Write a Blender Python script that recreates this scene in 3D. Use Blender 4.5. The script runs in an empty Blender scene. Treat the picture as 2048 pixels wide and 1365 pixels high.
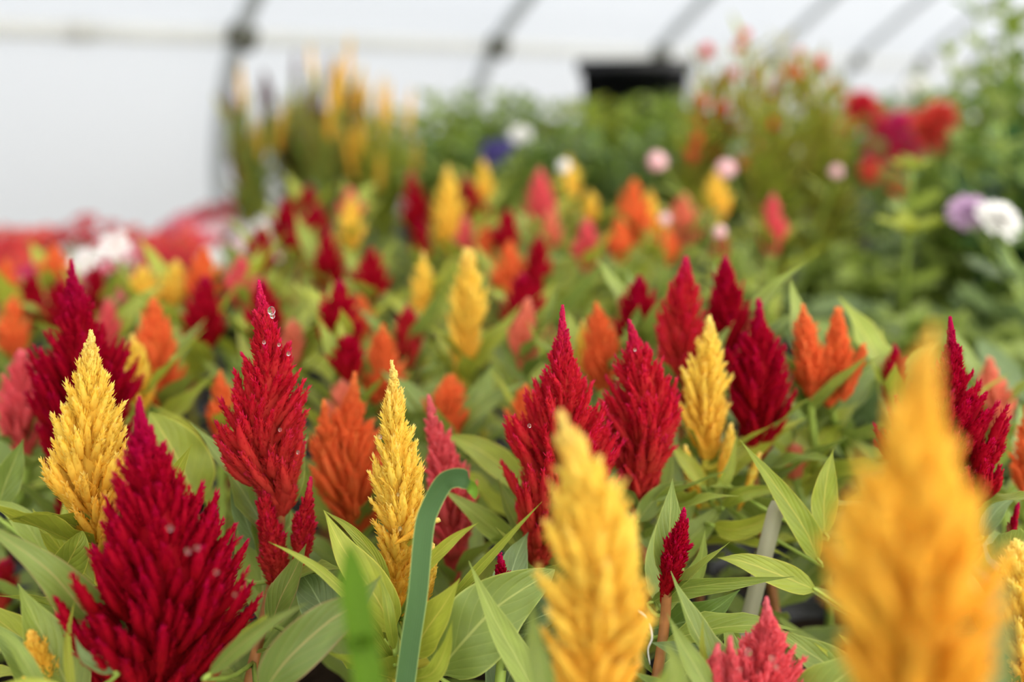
import bpy, math, random
import numpy as np
from mathutils import Vector, Matrix

# ------------------------------------------------------------------ camera, sky, exposure
sc = bpy.context.scene
COL = sc.collection
IW, IH, F = 2048.0, 1365.0, 1991.0
PITCH = math.radians(14.57)
CAM = np.array([0.0, 0.0, 1.2])
cam_d = bpy.data.cameras.new('camera')
cam_d.lens, cam_d.sensor_width, cam_d.sensor_fit = 35.0, 36.0, 'HORIZONTAL'
cam_d.clip_start, cam_d.clip_end = 0.01, 200.0
cam_d.dof.use_dof = True
cam_d.dof.focus_distance = 0.455
cam_d.dof.aperture_fstop = 2.9
cam = bpy.data.objects.new('camera', cam_d)
cam.location = CAM
cam.rotation_euler = (math.pi / 2 - PITCH, 0, 0)
COL.objects.link(cam)
sc.camera = cam

world = bpy.data.worlds.new('overcast_sky')
sc.world = world
world.use_nodes = True
wbg = world.node_tree.nodes['Background']
wbg.inputs['Color'].default_value = (0.90, 0.95, 1.0, 1)
wbg.inputs['Strength'].default_value = 0.95
sun_d = bpy.data.lights.new('hazy_sun', 'SUN')
sun_d.energy, sun_d.angle, sun_d.color = 13.0, math.radians(12), (1.0, 0.955, 0.89)
sun = bpy.data.objects.new('hazy_sun', sun_d)
SUN_DIR = Vector((-0.595, 0.517, -0.616))                       # from the right-hand side of the house
sun.rotation_euler = SUN_DIR.to_track_quat('-Z', 'Y').to_euler()
COL.objects.link(sun)
vs = sc.view_settings
vs.view_transform, vs.look, vs.gamma, vs.exposure = 'Standard', 'None', 1.0, 0.19
vs.use_curve_mapping = False
sc.cycles.max_bounces = 8
sc.cycles.diffuse_bounces = 4
sc.cycles.transmission_bounces = 6
sc.cycles.adaptive_threshold = 0.03
sc.cycles.transparent_max_bounces = 8

# ------------------------------------------------------------------ helpers
RIGHT = np.array([1.0, 0, 0])
UP = np.array([0, math.sin(PITCH), math.cos(PITCH)])
FWD = np.array([0, math.cos(PITCH), -math.sin(PITCH)])

def ray(px, py):
    return FWD + RIGHT * (px - IW / 2) / F + UP * (IH / 2 - py) / F

def at(px, py, depth):
    return CAM + ray(px, py) * depth

def at_y(px, py, Y):
    r = ray(px, py)
    return CAM + r * (Y / r[1])

def at_z(px, py, z):
    r = ray(px, py)
    return CAM + r * ((z - CAM[2]) / r[2])

def project(P):
    d = np.asarray(P, float) - CAM
    dep = d @ FWD
    return IW / 2 + F * (d @ RIGHT) / dep, IH / 2 - F * (d @ UP) / dep, dep

def lin(c):
    out = []
    for v in c:
        v /= 255.0
        out.append(v / 12.92 if v <= 0.04045 else ((v + 0.055) / 1.055) ** 2.4)
    return (out[0], out[1], out[2], 1.0)

def catmull(P, n):
    P = np.asarray(P, float)
    if len(P) < 3:
        t = np.linspace(0, 1, n)[:, None]
        return P[0] * (1 - t) + P[-1] * t
    Q = np.vstack([2 * P[0] - P[1], P, 2 * P[-1] - P[-2]])
    ts = np.linspace(0, len(P) - 1 - 1e-9, n)
    k = ts.astype(int)
    u = (ts - k)[:, None]
    p0, p1, p2, p3 = Q[k], Q[k + 1], Q[k + 2], Q[k + 3]
    return 0.5 * (2 * p1 + (p2 - p0) * u + (2 * p0 - 5 * p1 + 4 * p2 - p3) * u ** 2 + (3 * p1 - p0 - 3 * p2 + p3) * u ** 3)

def unit(v):
    v = np.asarray(v, float)
    n = np.linalg.norm(v, axis=-1, keepdims=True)
    return v / np.maximum(n, 1e-9)

class Acc:
    """collects triangles with per-vertex attributes and makes one mesh of them"""
    def __init__(self):
        self.v, self.f, self.a, self.n = [], [], {}, 0
    def add(self, V, T, **attrs):
        V = np.asarray(V, float).reshape(-1, 3)
        self.v.append(V)
        self.f.append(np.asarray(T, int).reshape(-1, 3) + self.n)
        for k, x in attrs.items():
            self.a.setdefault(k, []).append(np.broadcast_to(np.asarray(x, float), (len(V),)))
        self.n += len(V)
    def mesh(self, name, mats, origin=None, smooth=True, uv=None, mat_index=None):
        V = np.concatenate(self.v)
        T = np.concatenate(self.f)
        if origin is not None:
            V = V - np.asarray(origin)
        me = bpy.data.meshes.new(name)
        me.vertices.add(len(V))
        me.vertices.foreach_set('co', V.astype(np.float32).ravel())
        me.loops.add(len(T) * 3)
        me.loops.foreach_set('vertex_index', T.astype(np.int32).ravel())
        me.polygons.add(len(T))
        me.polygons.foreach_set('loop_start', np.arange(0, len(T) * 3, 3, dtype=np.int32))
        if smooth:
            me.polygons.foreach_set('use_smooth', np.ones(len(T), dtype=bool))
        for k, parts in self.a.items():
            arr = np.concatenate(parts)
            if len(arr) == len(V):
                at_ = me.attributes.new(k, 'FLOAT', 'POINT')
                at_.data.foreach_set('value', arr.astype(np.float32))
        for m in (mats if isinstance(mats, (list, tuple)) else [mats]):
            me.materials.append(m)
        if mat_index is not None:
            me.polygons.foreach_set('material_index', np.asarray(mat_index, dtype=np.int32))
        me.update(calc_edges=True)
        me.validate()
        return me

def link(name, me, parent=None):
    o = bpy.data.objects.new(name, me)
    COL.objects.link(o)
    if parent is not None:
        o.parent = parent
    return o

def tag(o, label=None, cat=None, group=None, kind=None):
    if label: o['label'] = label
    if cat: o['category'] = cat
    if group: o['group'] = group
    if kind: o['kind'] = kind
    return o

def thing(name, loc, label, cat, group=None):
    o = bpy.data.objects.new(name, None)
    o.empty_display_size = 0.02
    o.location = loc
    COL.objects.link(o)
    return tag(o, label, cat, group)

def tube(acc, P, R, sides=6, cap=True, **attrs):
    P = np.asarray(P, float)
    n = len(P)
    R = np.broadcast_to(np.asarray(R, float), (n,))
    T = unit(np.gradient(P, axis=0))
    ref = np.array([0.31, 0.17, 0.93])
    if abs(T[0] @ unit(ref)) > 0.9:
        ref = np.array([1.0, 0.1, 0])
    S = np.zeros_like(P)
    s = unit(np.cross(T[0], ref))
    for i in range(n):
        s = unit(s - T[i] * (s @ T[i]))
        S[i] = s
    B = np.cross(T, S)
    a = np.linspace(0, 2 * math.pi, sides, endpoint=False)
    V = (P[:, None] + R[:, None, None] * (np.cos(a)[None, :, None] * S[:, None] + np.sin(a)[None, :, None] * B[:, None])).reshape(-1, 3)
    i, j = np.meshgrid(np.arange(n - 1), np.arange(sides), indexing='ij')
    q = (i * sides + j).ravel(); r = (i * sides + (j + 1) % sides).ravel()
    tri = np.concatenate([np.stack([q, r, r + sides], 1), np.stack([q, r + sides, q + sides], 1)])
    if cap:
        k = np.arange(1, sides - 1)
        tri = np.concatenate([tri, np.stack([0 * k, k + 1, k], 1), np.stack([0 * k, k, k + 1], 1) + (n - 1) * sides])
    acc.add(V, tri, **attrs)

def box(acc, lo, hi, M=None):
    lo, hi = np.array(lo, float), np.array(hi, float)
    V = np.array([[(lo, hi)[i][0], (lo, hi)[j][1], (lo, hi)[k][2]] for i in (0, 1) for j in (0, 1) for k in (0, 1)])
    if M is not None:
        V = V @ M[:3, :3].T + M[:3, 3]
    T = [(0, 1, 3), (0, 3, 2), (4, 6, 7), (4, 7, 5), (0, 4, 5), (0, 5, 1), (2, 3, 7), (2, 7, 6), (0, 2, 6), (0, 6, 4), (1, 5, 7), (1, 7, 3)]
    acc.add(V, T)

def lathe(acc, prof, sides=20, **attrs):
    prof = np.asarray(prof, float)
    a = np.linspace(0, 2 * math.pi, sides, endpoint=False)
    V = np.stack([prof[:, 0][:, None] * np.cos(a), prof[:, 0][:, None] * np.sin(a), np.repeat(prof[:, 1][:, None], sides, 1)], -1).reshape(-1, 3)
    n = len(prof)
    i, j = np.meshgrid(np.arange(n - 1), np.arange(sides), indexing='ij')
    q = (i * sides + j).ravel(); r = (i * sides + (j + 1) % sides).ravel()
    acc.add(V, np.concatenate([np.stack([q, r, r + sides], 1), np.stack([q, r + sides, q + sides], 1)]), **attrs)

# ------------------------------------------------------------------ materials
class NT:
    def __init__(self, name):
        self.m = bpy.data.materials.new(name)
        self.m.use_nodes = True
        self.t = self.m.node_tree
        self.t.nodes.clear()
        self.out = self.t.nodes.new('ShaderNodeOutputMaterial')
    def n(self, kind, **props):
        x = self.t.nodes.new('ShaderNode' + kind)
        for k, v in props.items():
            setattr(x, k, v)
        return x
    def l(self, a, b):
        self.t.links.new(a, b)
    def val(self, sock, v):
        if hasattr(v, 'is_linked') or isinstance(v, bpy.types.NodeSocket):
            self.l(v, sock)
        else:
            sock.default_value = v
    def mix(self, fac, a, b, mode='MIX'):
        x = self.n('Mix', data_type='RGBA', blend_type=mode)
        x.clamp_factor = True
        self.val(x.inputs[0], fac); self.val(x.inputs[6], a); self.val(x.inputs[7], b)
        return x.outputs[2]
    def math(self, op, a, b=0.0, clamp=False):
        x = self.n('Math', operation=op)
        x.use_clamp = clamp
        self.val(x.inputs[0], a); self.val(x.inputs[1], b)
        return x.outputs[0]
    def ramp(self, v, a, b, c=0.0, d=1.0):
        x = self.n('MapRange')
        self.val(x.inputs[0], v)
        for i, k in enumerate((a, b, c, d)):
            x.inputs[i + 1].default_value = k
        return x.outputs[0]
    def noise(self, scale, vec=None, detail=3.0):
        x = self.n('TexNoise')
        x.inputs['Scale'].default_value = scale
        x.inputs['Detail'].default_value = detail
        if vec is not None:
            self.l(vec, x.inputs['Vector'])
        return x.outputs['Fac']
    def attr(self, name):
        x = self.n('Attribute', attribute_name=name)
        return x.outputs['Fac']
    def finish(self, color, rough=0.6, trans=0.0, spec=0.3, bump=None, bump_d=0.001, tcolor=None, metallic=0.0, sheen=0.0):
        p = self.n('BsdfPrincipled')
        self.val(p.inputs['Base Color'], color)
        self.val(p.inputs['Roughness'], rough)
        p.inputs['Specular IOR Level'].default_value = spec
        p.inputs['Metallic'].default_value = metallic
        if sheen:
            p.inputs['Sheen Weight'].default_value = sheen
        if bump is not None:
            b = self.n('Bump')
            b.inputs['Strength'].default_value = 0.6
            b.inputs['Distance'].default_value = bump_d
            self.l(bump, b.inputs['Height'])
            self.l(b.outputs[0], p.inputs['Normal'])
        sh = p.outputs[0]
        if trans:
            t = self.n('BsdfTranslucent')
            self.val(t.inputs['Color'], tcolor if tcolor is not None else color)
            m = self.n('MixShader')
            m.inputs[0].default_value = trans
            self.l(sh, m.inputs[1]); self.l(t.outputs[0], m.inputs[2])
            sh = m.outputs[0]
        self.l(sh, self.out.inputs['Surface'])
        return self.m

def mat_plain(name, c, rough=0.6, spec=0.3, noise=0.0, scale=20, metallic=0.0, trans=0.0, bump=0.0):
    t = NT(name)
    col = lin(c)
    nz = None
    if noise:
        g = t.n('NewGeometry')
        nz = t.noise(scale, g.outputs['Position'])
        f = t.ramp(nz, 0.3, 0.7)
        dark = tuple(x * (1 - noise) for x in col[:3]) + (1,)
        col = t.mix(f, dark, col)
    return t.finish(col, rough, trans, spec, metallic=metallic, bump=nz if bump else None, bump_d=bump or 0.001)

def mat_plume(name, deep, main, tip, low):
    """deep = inside near the axis, main = body, tip = bract ends, low = older lower flowers"""
    t = NT(name)
    a_tip, a_h, a_r = t.attr('tip'), t.attr('hgt'), t.attr('rnd')
    c = t.mix(t.ramp(a_tip, 0.0, 0.45), lin(deep), lin(main))
    lowf = t.math('MULTIPLY', t.ramp(a_h, 0.5, 0.05), 0.85)
    c = t.mix(lowf, c, lin(low))
    c = t.mix(t.ramp(a_tip, 0.58, 0.98, 0, 0.85), c, lin(tip))
    c = t.mix(t.ramp(a_h, 0.80, 1.0, 0, 0.55), c, lin(tip))
    c = t.mix(t.ramp(a_r, 0.0, 1.0, 0.0, 0.30), c, lin(deep))
    return t.finish(c, 0.65, 0.42, 0.12, tcolor=c)

def mat_leaf(name, c1, c2, rib, edge, rough=0.42, trans=0.32, spec=0.45):
    t = NT(name)
    uv = t.n('UVMap', uv_map='uv')
    s = t.n('SeparateXYZ')
    t.l(uv.outputs[0], s.inputs[0])
    u, v = s.outputs[0], s.outputs[1]
    off = t.math('ABSOLUTE', t.math('SUBTRACT', u, 0.5))
    oi = t.n('ObjectInfo')
    tc = t.n('TexCoord')
    nz = t.noise(3.0, tc.outputs['UV'], 4)
    base = t.mix(oi.outputs['Random'], lin(tuple(x * .84 for x in c1)), lin(tuple(x * .80 for x in c2)))
    mott = t.ramp(nz, 0.3, 0.7, 0.85, 1.12)
    vm = t.n('VectorMath', operation='SCALE')
    t.l(base, vm.inputs[0]); t.l(mott, vm.inputs['Scale'])
    base = vm.outputs[0]
    # side veins sweep forward from the midrib
    ph = t.math('SUBTRACT', t.math('MULTIPLY', v, 7.0), t.math('MULTIPLY', off, 6.0))
    wv = t.math('ABSOLUTE', t.math('SUBTRACT', t.math('FRACT', ph), 0.5))
    vein = t.ramp(wv, 0.0, 0.10, 1.0, 0.0)
    mid = t.ramp(off, 0.008, 0.028, 1.0, 0.0)
    c = t.mix(t.math('MULTIPLY', vein, 0.12), base, lin(rib))
    c = t.mix(t.math('MULTIPLY', mid, 0.5), c, lin(rib))
    c = t.mix(t.ramp(off, 0.465, 0.5, 0, 0.7), c, lin(edge))
    h = t.math('ADD', t.math('MULTIPLY', t.ramp(wv, 0.0, 0.3), 0.5), t.math('MULTIPLY', t.noise(60.0, tc.outputs['UV']), 0.15))
    return t.finish(c, rough, trans, spec, bump=h, bump_d=0.0004, tcolor=c)

M = {}
M['crimson'] = mat_plume('crimson_plume', (168, 10, 20), (182, 0, 42), (208, 16, 104), (180, 16, 28))
M['scarlet'] = mat_plume('scarlet_plume', (222, 72, 58), (206, 20, 50), (224, 36, 120), (218, 74, 58))
M['yellow'] = mat_plume('yellow_plume', (254, 204, 70), (255, 230, 104), (255, 240, 164), (254, 200, 72))
M['gold'] = mat_plume('gold_plume', (252, 190, 56), (255, 216, 84), (255, 228, 124), (246, 182, 52))
M['orange'] = mat_plume('orange_plume', (242, 128, 60), (248, 130, 74), (252, 164, 92), (238, 104, 56))
M['pink'] = mat_plume('pink_plume', (232, 96, 96), (242, 108, 118), (250, 150, 160), (228, 92, 86))
M['salmon'] = mat_plume('salmon_plume', (244, 146, 104), (250, 154, 128), (252, 184, 158), (238, 128, 100))
M['maroon'] = mat_plume('maroon_plume', (96, 32, 34), (116, 50, 56), (140, 84, 84), (120, 80, 46))
LEAF = {
    'lime': mat_leaf('lime_leaf', (196, 204, 66), (172, 192, 66), (222, 206, 96), (226, 214, 90)),
    'green': mat_leaf('green_leaf', (168, 188, 76), (144, 170, 72), (196, 200, 112), (188, 196, 100)),
    'olive': mat_leaf('olive_leaf', (152, 172, 72), (128, 152, 66), (196, 168, 110), (176, 124, 100)),
    'deep': mat_leaf('deep_green_leaf', (134, 166, 64), (100, 136, 48), (164, 192, 112), (140, 176, 90)),
    'sage': mat_leaf('grey_green_leaf', (150, 174, 104), (126, 152, 88), (178, 198, 138), (150, 178, 112)),
    'bright': mat_leaf('bright_green_leaf', (186, 212, 72), (156, 190, 56), (192, 214, 112), (178, 206, 92)),
    'bronze': mat_leaf('yellow_bronze_leaf', (196, 196, 76), (180, 166, 74), (206, 190, 100), (200, 176, 90)),
    'dark': mat_leaf('dark_green_leaf', (74, 116, 66), (54, 96, 54), (110, 146, 92), (84, 122, 72)),
}
M['stem_green'] = mat_plain('green_stem', (150, 172, 74), 0.5, noise=0.25, scale=60)
M['stem_red'] = mat_plain('red_stem', (176, 116, 66), 0.55, noise=0.45, scale=90)
M['stem_yellow'] = mat_plain('yellow_stem', (196, 186, 66), 0.5, noise=0.25, scale=60)
M['pot'] = mat_plain('black_plastic', (26, 26, 28), 0.45, 0.4)
M['soil'] = mat_plain('potting_soil', (52, 40, 30), 0.95, 0.1, noise=0.6, scale=220, bump=0.002)
M['pipe'] = mat_plain('galvanised_pipe', (196, 200, 200), 0.45, 0.5, noise=0.12, scale=14, metallic=0.25)
M['rail'] = mat_plain('pale_plastic_rail', (246, 246, 242), 0.5, 0.3, noise=0.05, scale=10, trans=0.6)
M['clamp'] = mat_plain('dull_clamp', (98, 98, 84), 0.6, 0.3, metallic=0.3)
M['bench'] = mat_plain('bench_mesh', (44, 44, 44), 0.8, 0.2, noise=0.3, scale=90)
M['leg'] = mat_plain('bench_steel', (150, 152, 152), 0.5, 0.4, metallic=0.4)
M['gravel'] = mat_plain('gravel', (150, 146, 138), 0.95, 0.1, noise=0.5, scale=60, bump=0.01)
M['label_plastic'] = mat_plain('label_plastic', (176, 174, 146), 0.5, 0.4, trans=0.3)
M['fibre'] = mat_plain('white_fibre', (250, 248, 240), 0.5, 0.3)
g = NT('blade_blue_green')
g_uv = g.n('UVMap', uv_map='uv'); g_s = g.n('SeparateXYZ'); g.l(g_uv.outputs[0], g_s.inputs[0])
g_w = g.math('FRACT', g.math('MULTIPLY', g_s.outputs[0], 9.0))
g_c = g.mix(g.ramp(g_w, 0.0, 1.0, 0, 0.45), lin((80, 112, 66)), lin((60, 90, 50)))
g_c = g.mix(g.ramp(g.math('ABSOLUTE', g.math('SUBTRACT', g_s.outputs[0], 0.5)), 0.45, 0.5), g_c, lin((176, 196, 120)))
g_c = g.mix(g.ramp(g_s.outputs[1], 0.80, 0.84), g_c, lin((104, 140, 40)))
M['blade'] = g.finish(g_c, 0.6, 0.2, 0.2)
M['blade2'] = mat_plain('blade_bright_green', (82, 116, 16), 0.6, 0.2, noise=0.12, scale=40, trans=0.35)
t = NT('water')
p = t.n('BsdfPrincipled')
p.inputs['Base Color'].default_value = (1, 1, 1, 1); p.inputs['Roughness'].default_value = 0.02
p.inputs['Transmission Weight'].default_value = 1.0; p.inputs['IOR'].default_value = 1.33
t.l(p.outputs[0], t.out.inputs[0])
M['water'] = t.m
# milky greenhouse film: scatters the daylight that falls on it from outside
t = NT('milky_film')
geo = t.n('NewGeometry')
tn = t.noise(0.8, geo.outputs['Position'], 3)
c = t.mix(t.ramp(tn, 0.3, 0.7), (0.90, 0.905, 0.915, 1), (0.95, 0.95, 0.95, 1))
tr = t.n('BsdfTranslucent'); t.l(c, tr.inputs['Color'])
df = t.n('BsdfDiffuse'); df.inputs['Color'].default_value = (0.9, 0.9, 0.9, 1)
mx = t.n('MixShader'); mx.inputs[0].default_value = 0.18
t.l(tr.outputs[0], mx.inputs[1]); t.l(df.outputs[0], mx.inputs[2]); t.l(mx.outputs[0], t.out.inputs[0])
M['film'] = t.m

def mat_petal(name, outer, eye, eye_r=0.22, trans=0.35):
    t = NT(name)
    c = t.mix(t.ramp(t.attr('tip'), eye_r, eye_r + 0.12), lin(eye), lin(outer))
    c = t.mix(t.ramp(t.attr('rnd'), 0, 1, 0, 0.25), c, lin(tuple(x * 0.75 for x in outer)))
    return t.finish(c, 0.55, trans, 0.25, tcolor=c)

PET = {
    'pink': mat_petal('pink_petal', (226, 84, 116), (180, 30, 70)),
    'magenta': mat_petal('magenta_petal', (206, 40, 104), (150, 10, 60)),
    'red': mat_petal('red_petal', (204, 34, 50), (140, 10, 26)),
    'coral': mat_petal('coral_petal', (230, 78, 64), (200, 60, 60)),
    'white': mat_petal('white_petal', (252, 250, 246), (244, 236, 224)),
    'blush': mat_petal('blush_petal', (250, 214, 216), (226, 110, 130)),
    'violet': mat_petal('violet_petal', (92, 82, 146), (50, 36, 100)),
    'lilac': mat_petal('lilac_petal', (206, 172, 204), (170, 120, 176)),
    'flame': mat_petal('flame_petal', (232, 92, 56), (220, 120, 50)),
    'crimson': mat_petal('crimson_petal', (200, 44, 88), (150, 14, 46)),
}

# ------------------------------------------------------------------ the greenhouse
YAW = math.radians(41.0)
WD = np.array([math.sin(YAW), math.cos(YAW), 0])        # along the left wall, away from the camera
WN = np.array([math.cos(YAW), -math.sin(YAW), 0])       # from the left wall into the house
DW, WIDTH = 2.5, 7.0
S_LO, S_HI = -4.0, 17.0

def house(s, q, z):
    return WD * s + WN * (q - DW) + np.array([0, 0, z])

def hoop_profile():
    z0, r1, a1 = 0.87, 0.75, math.radians(48)
    pts = [(0.0, 0.0), (0.0, 0.45)]
    for a in np.linspace(0, a1, 9):
        pts.append((r1 * (1 - math.cos(a)), z0 + r1 * math.sin(a)))
    n_eave = len(pts)
    q1, z1 = pts[-1]
    r2 = (WIDTH / 2 - q1) / math.cos(a1)
    for a in np.linspace(a1, math.pi / 2, 11)[1:]:
        pts.append((q1 + r2 * (math.cos(a1) - math.cos(a)), z1 + r2 * (math.sin(a) - math.sin(a1))))
    return pts, n_eave
HP, NE = hoop_profile()
FULL = HP + [(WIDTH - q, z) for q, z in HP[-2::-1]]

def sheet(name, prof):
    acc = Acc()
    ss = np.linspace(S_LO, S_HI, 36)
    V = np.array([[house(s, q, z) for (q, z) in prof] for s in ss]).reshape(-1, 3)
    n, m = len(ss), len(prof)
    i, j = np.meshgrid(np.arange(n - 1), np.arange(m - 1), indexing='ij')
    a = (i * m + j).ravel()
    acc.add(V, np.concatenate([np.stack([a, a + 1, a + m + 1], 1), np.stack([a, a + m + 1, a + m], 1)]))
    return tag(link(name, acc.mesh(name, M['film'])), kind='structure')

sheet('wall_left', FULL[:NE])
sheet('ceiling', FULL[NE - 1:len(FULL) - NE + 1])
sheet('wall_right', FULL[len(FULL) - NE:])
for nm, s in (('wall_front', S_LO), ('wall_back', S_HI)):
    acc = Acc()
    V = [house(s, q, z) for q, z in FULL] + [house(s, WIDTH / 2, 0)]
    c = len(V) - 1
    acc.add(V, [(i, i + 1, c) for i in range(c - 1)])
    tag(link(nm, acc.mesh(nm, M['film'], smooth=False)), kind='structure')
acc = Acc()
acc.add([(-40, -40, 0), (40, -40, 0), (40, 40, 0), (-40, 40, 0)], [(0, 1, 2), (0, 2, 3)])
tag(link('floor', acc.mesh('floor', M['gravel'])), kind='structure')

RIB0, RIBL, PIPE = 1.585, 1.0, 0.023
PZ = 1.2 + 0.117                                         # hip rail height
pq = float(np.interp(PZ, [z for q, z in HP], [q for q, z in HP]))
trim_n = 0
HPI = catmull([(q, z, 0) for q, z in FULL], 90)
for k in range(-5, 14):
    s = RIB0 + k * RIBL
    trim_n += 1
    P = [house(s, q + (0.03 if q < WIDTH / 2 else -0.03) * (1 if z < 1.9 else 0), z - (0.03 if z >= 1.9 else 0)) for q, z, _ in HPI]
    acc = Acc()
    tube(acc, P, PIPE, 10)
    o = tag(link('trim_%d' % trim_n, acc.mesh('rib', M['pipe'])), kind='structure')
    ca = Acc()
    box(ca, (-0.032, -0.03, -0.03), (0.032, 0.03, 0.03))
    cl = link('clamp', ca.mesh('clamp', M['clamp'], smooth=False), o)
    cl.location = house(s, pq + 0.035, PZ)
    cl.rotation_euler = (0, 0.5, math.pi / 2 - YAW)
for (q, z, rad, m) in ((pq + 0.005, PZ, 0.024, 'rail'), (WIDTH - pq - 0.005, PZ, 0.024, 'rail'), (WIDTH / 2, HP[-1][1] - 0.075, 0.02, 'pipe'), (0.03, 0.3, 0.03, 'rail'), (WIDTH - 0.03, 0.3, 0.03, 'rail')):
    trim_n += 1
    acc = Acc()
    tube(acc, [house(s, q, z) for s in np.linspace(S_LO, S_HI, 24)], rad, 10)
    o = tag(link('trim_%d' % trim_n, acc.mesh('rail', M[m])), kind='structure')
    if m == 'rail' and abs(z - PZ) < 1e-6 and q < 1:
        ca = Acc()
        tube(ca, [house(1.135, q, z), house(1.195, q, z)], 0.028, 12)
        link('pipe_coupling', ca.mesh('pipe_coupling', M['rail']), o)

# the bench that carries all the pots
BZ = 0.775
bx = thing('greenhouse_bench', house(2.0, 1.3, 0), 'long black mesh bench on steel legs under all the potted flowers', 'bench')
bo = np.array(bx.location)
def hmat():
    m = np.eye(4); m[:3, 0] = WD; m[:3, 1] = WN; m[:3, 2] = (0, 0, 1); m[:3, 3] = (0, 0, 0)
    return m
HM = hmat()
def bench_part(name, lo, hi, m):
    a = Acc()
    mm = HM.copy(); mm[:3, 3] = house(0, 0, 0)
    box(a, lo, hi, mm)
    return link(name, a.mesh(name, M[m], origin=bo, smooth=False), bx)
B_S0, B_S1, B_Q0, B_Q1 = -1.3, 7.2, 0.12, 2.72
bench_part('bench_top', (B_S0, B_Q0, BZ - 0.02), (B_S1, B_Q1, BZ), 'bench')
bench_part('side_rail', (B_S0, B_Q0 - 0.03, BZ - 0.07), (B_S1, B_Q0, BZ - 0.005), 'leg')
bench_part('side_rail', (B_S0, B_Q1, BZ - 0.07), (B_S1, B_Q1 + 0.03, BZ - 0.005), 'leg')
for s in np.linspace(B_S0 + 0.2, B_S1 - 0.2, 6):
    for q in (B_Q0 + 0.1, 1.4, B_Q1 - 0.1):
        bench_part('leg', (s - 0.025, q - 0.025, 0), (s + 0.025, q + 0.025, BZ - 0.02), 'leg')

# ------------------------------------------------------------------ leaves
def set_uv(me, V_uv):
    lay = me.uv_layers.new(name='uv')
    idx = np.empty(len(me.loops), dtype=np.int32)
    me.loops.foreach_get('vertex_index', idx)
    lay.data.foreach_set('uv', np.asarray(V_uv, dtype=np.float32)[idx].ravel())

def leaf_width(v, kind):
    v = np.asarray(v, float)
    if kind == 'lance':      # celosia: widest below the middle, long drawn-out tip, short stalk
        w = np.sin(np.pi * np.clip(v, 0, 1) ** 0.72) ** 1.15 * (1 - 0.25 * v)
        w = np.where(v < 0.12, w * np.clip(v / 0.12, 0.25, 1), w)
    elif kind == 'ovate':
        w = np.sin(np.pi * np.clip(v, 0, 1) ** 0.8) ** 0.75
        w = np.where(v < 0.1, 0.08 + w * (v / 0.1) * 0.9, w)
    elif kind == 'blade':    # grass: long parallel sides, tapering end
        w = np.clip((1 - v) / 0.22, 0, 1) ** 0.65
        w = w * (0.92 + 0.08 * (1 - v))
    else:                    # narrow
        w = np.sin(np.pi * np.clip(v, 0, 1) ** 0.8) ** 0.9
    return np.maximum(w, 0.015)

def ribbon(P, N, halfw, kind, fold=0.22, wave=0.0, nu=4, seed=0):
    """leaf blade swept along P; N = facing normals, halfw = greatest half width"""
    n = len(P)
    T = unit(np.gradient(P, axis=0))
    S = unit(np.cross(T, N))
    Nn = np.cross(S, T)
    v = np.linspace(0, 1, n)
    w = leaf_width(v, kind) * halfw
    u = np.linspace(-1, 1, nu + 1)
    rs = np.random.RandomState(seed)
    ph = rs.rand(2) * 6.28
    V = P[:, None] + S[:, None] * (u[None, :, None] * w[:, None, None])
    lift = fold * np.abs(u)[None, :] ** 1.3 * w[:, None]
    if wave:
        lift = lift + wave * w[:, None] * (np.abs(u)[None, :] ** 2) * np.sin(v[:, None] * 17 + np.where(u[None, :] > 0, ph[0], ph[1]))
    V = V + Nn[:, None] * lift[..., None]
    m = nu + 1
    i, j = np.meshgrid(np.arange(n - 1), np.arange(nu), indexing='ij')
    a = (i * m + j).ravel()
    T_ = np.concatenate([np.stack([a, a + 1, a + m + 1], 1), np.stack([a, a + m + 1, a + m], 1)])
    uv = np.stack(np.broadcast_arrays((u[None, :] + 1) / 2, v[:, None]), -1).reshape(-1, 2)
    return V.reshape(-1, 3), T_, uv

LEAF_MESH = {}
def leaf_variants(key, kind, ratio, mat, n=5, seed=1):
    out = []
    rs = random.Random(seed)
    for k in range(n):
        bend = rs.uniform(-0.25, 0.75)
        side = rs.uniform(-0.18, 0.18)
        nn = 12
        th = np.linspace(0, 1, nn)
        ang = 0.15 - bend * 1.25 * th ** 1.4
        d = 1.0 / (nn - 1)
        y = np.concatenate([[0], np.cumsum(np.cos(ang[:-1]) * d)])
        z = np.concatenate([[0], np.cumsum(np.sin(ang[:-1]) * d)])
        x = side * th ** 2
        P = np.stack([x, y, z], 1)
        T = unit(np.gradient(P, axis=0))
        N = unit(np.cross(np.array([1.0, 0, 0])[None], T))
        tw = rs.uniform(-0.5, 0.5) * th[:, None]
        N = unit(N + np.array([1.0, 0, 0]) * tw)
        V, F_, uv = ribbon(P, N, ratio * rs.uniform(0.42, 0.58), kind, fold=rs.uniform(0.12, 0.4), wave=rs.uniform(0.05, 0.2), seed=seed * 10 + k)
        a = Acc(); a.add(V, F_)
        me = a.mesh('leaf', mat)
        set_uv(me, uv)
        out.append(me)
    LEAF_MESH[key] = out

for c in ('lime', 'green', 'olive', 'sage', 'deep'):
    leaf_variants('lance_' + c, 'lance', 0.34, LEAF[c], 6, 3)
for c in ('deep', 'sage', 'green', 'bright', 'dark', 'lime'):
    leaf_variants('ovate_' + c, 'ovate', 0.52, LEAF[c], 5, 7)
for c in ('bronze', 'lime', 'green'):
    leaf_variants('narrow_' + c, 'narrow', 0.16, LEAF[c], 5, 11)

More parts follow.
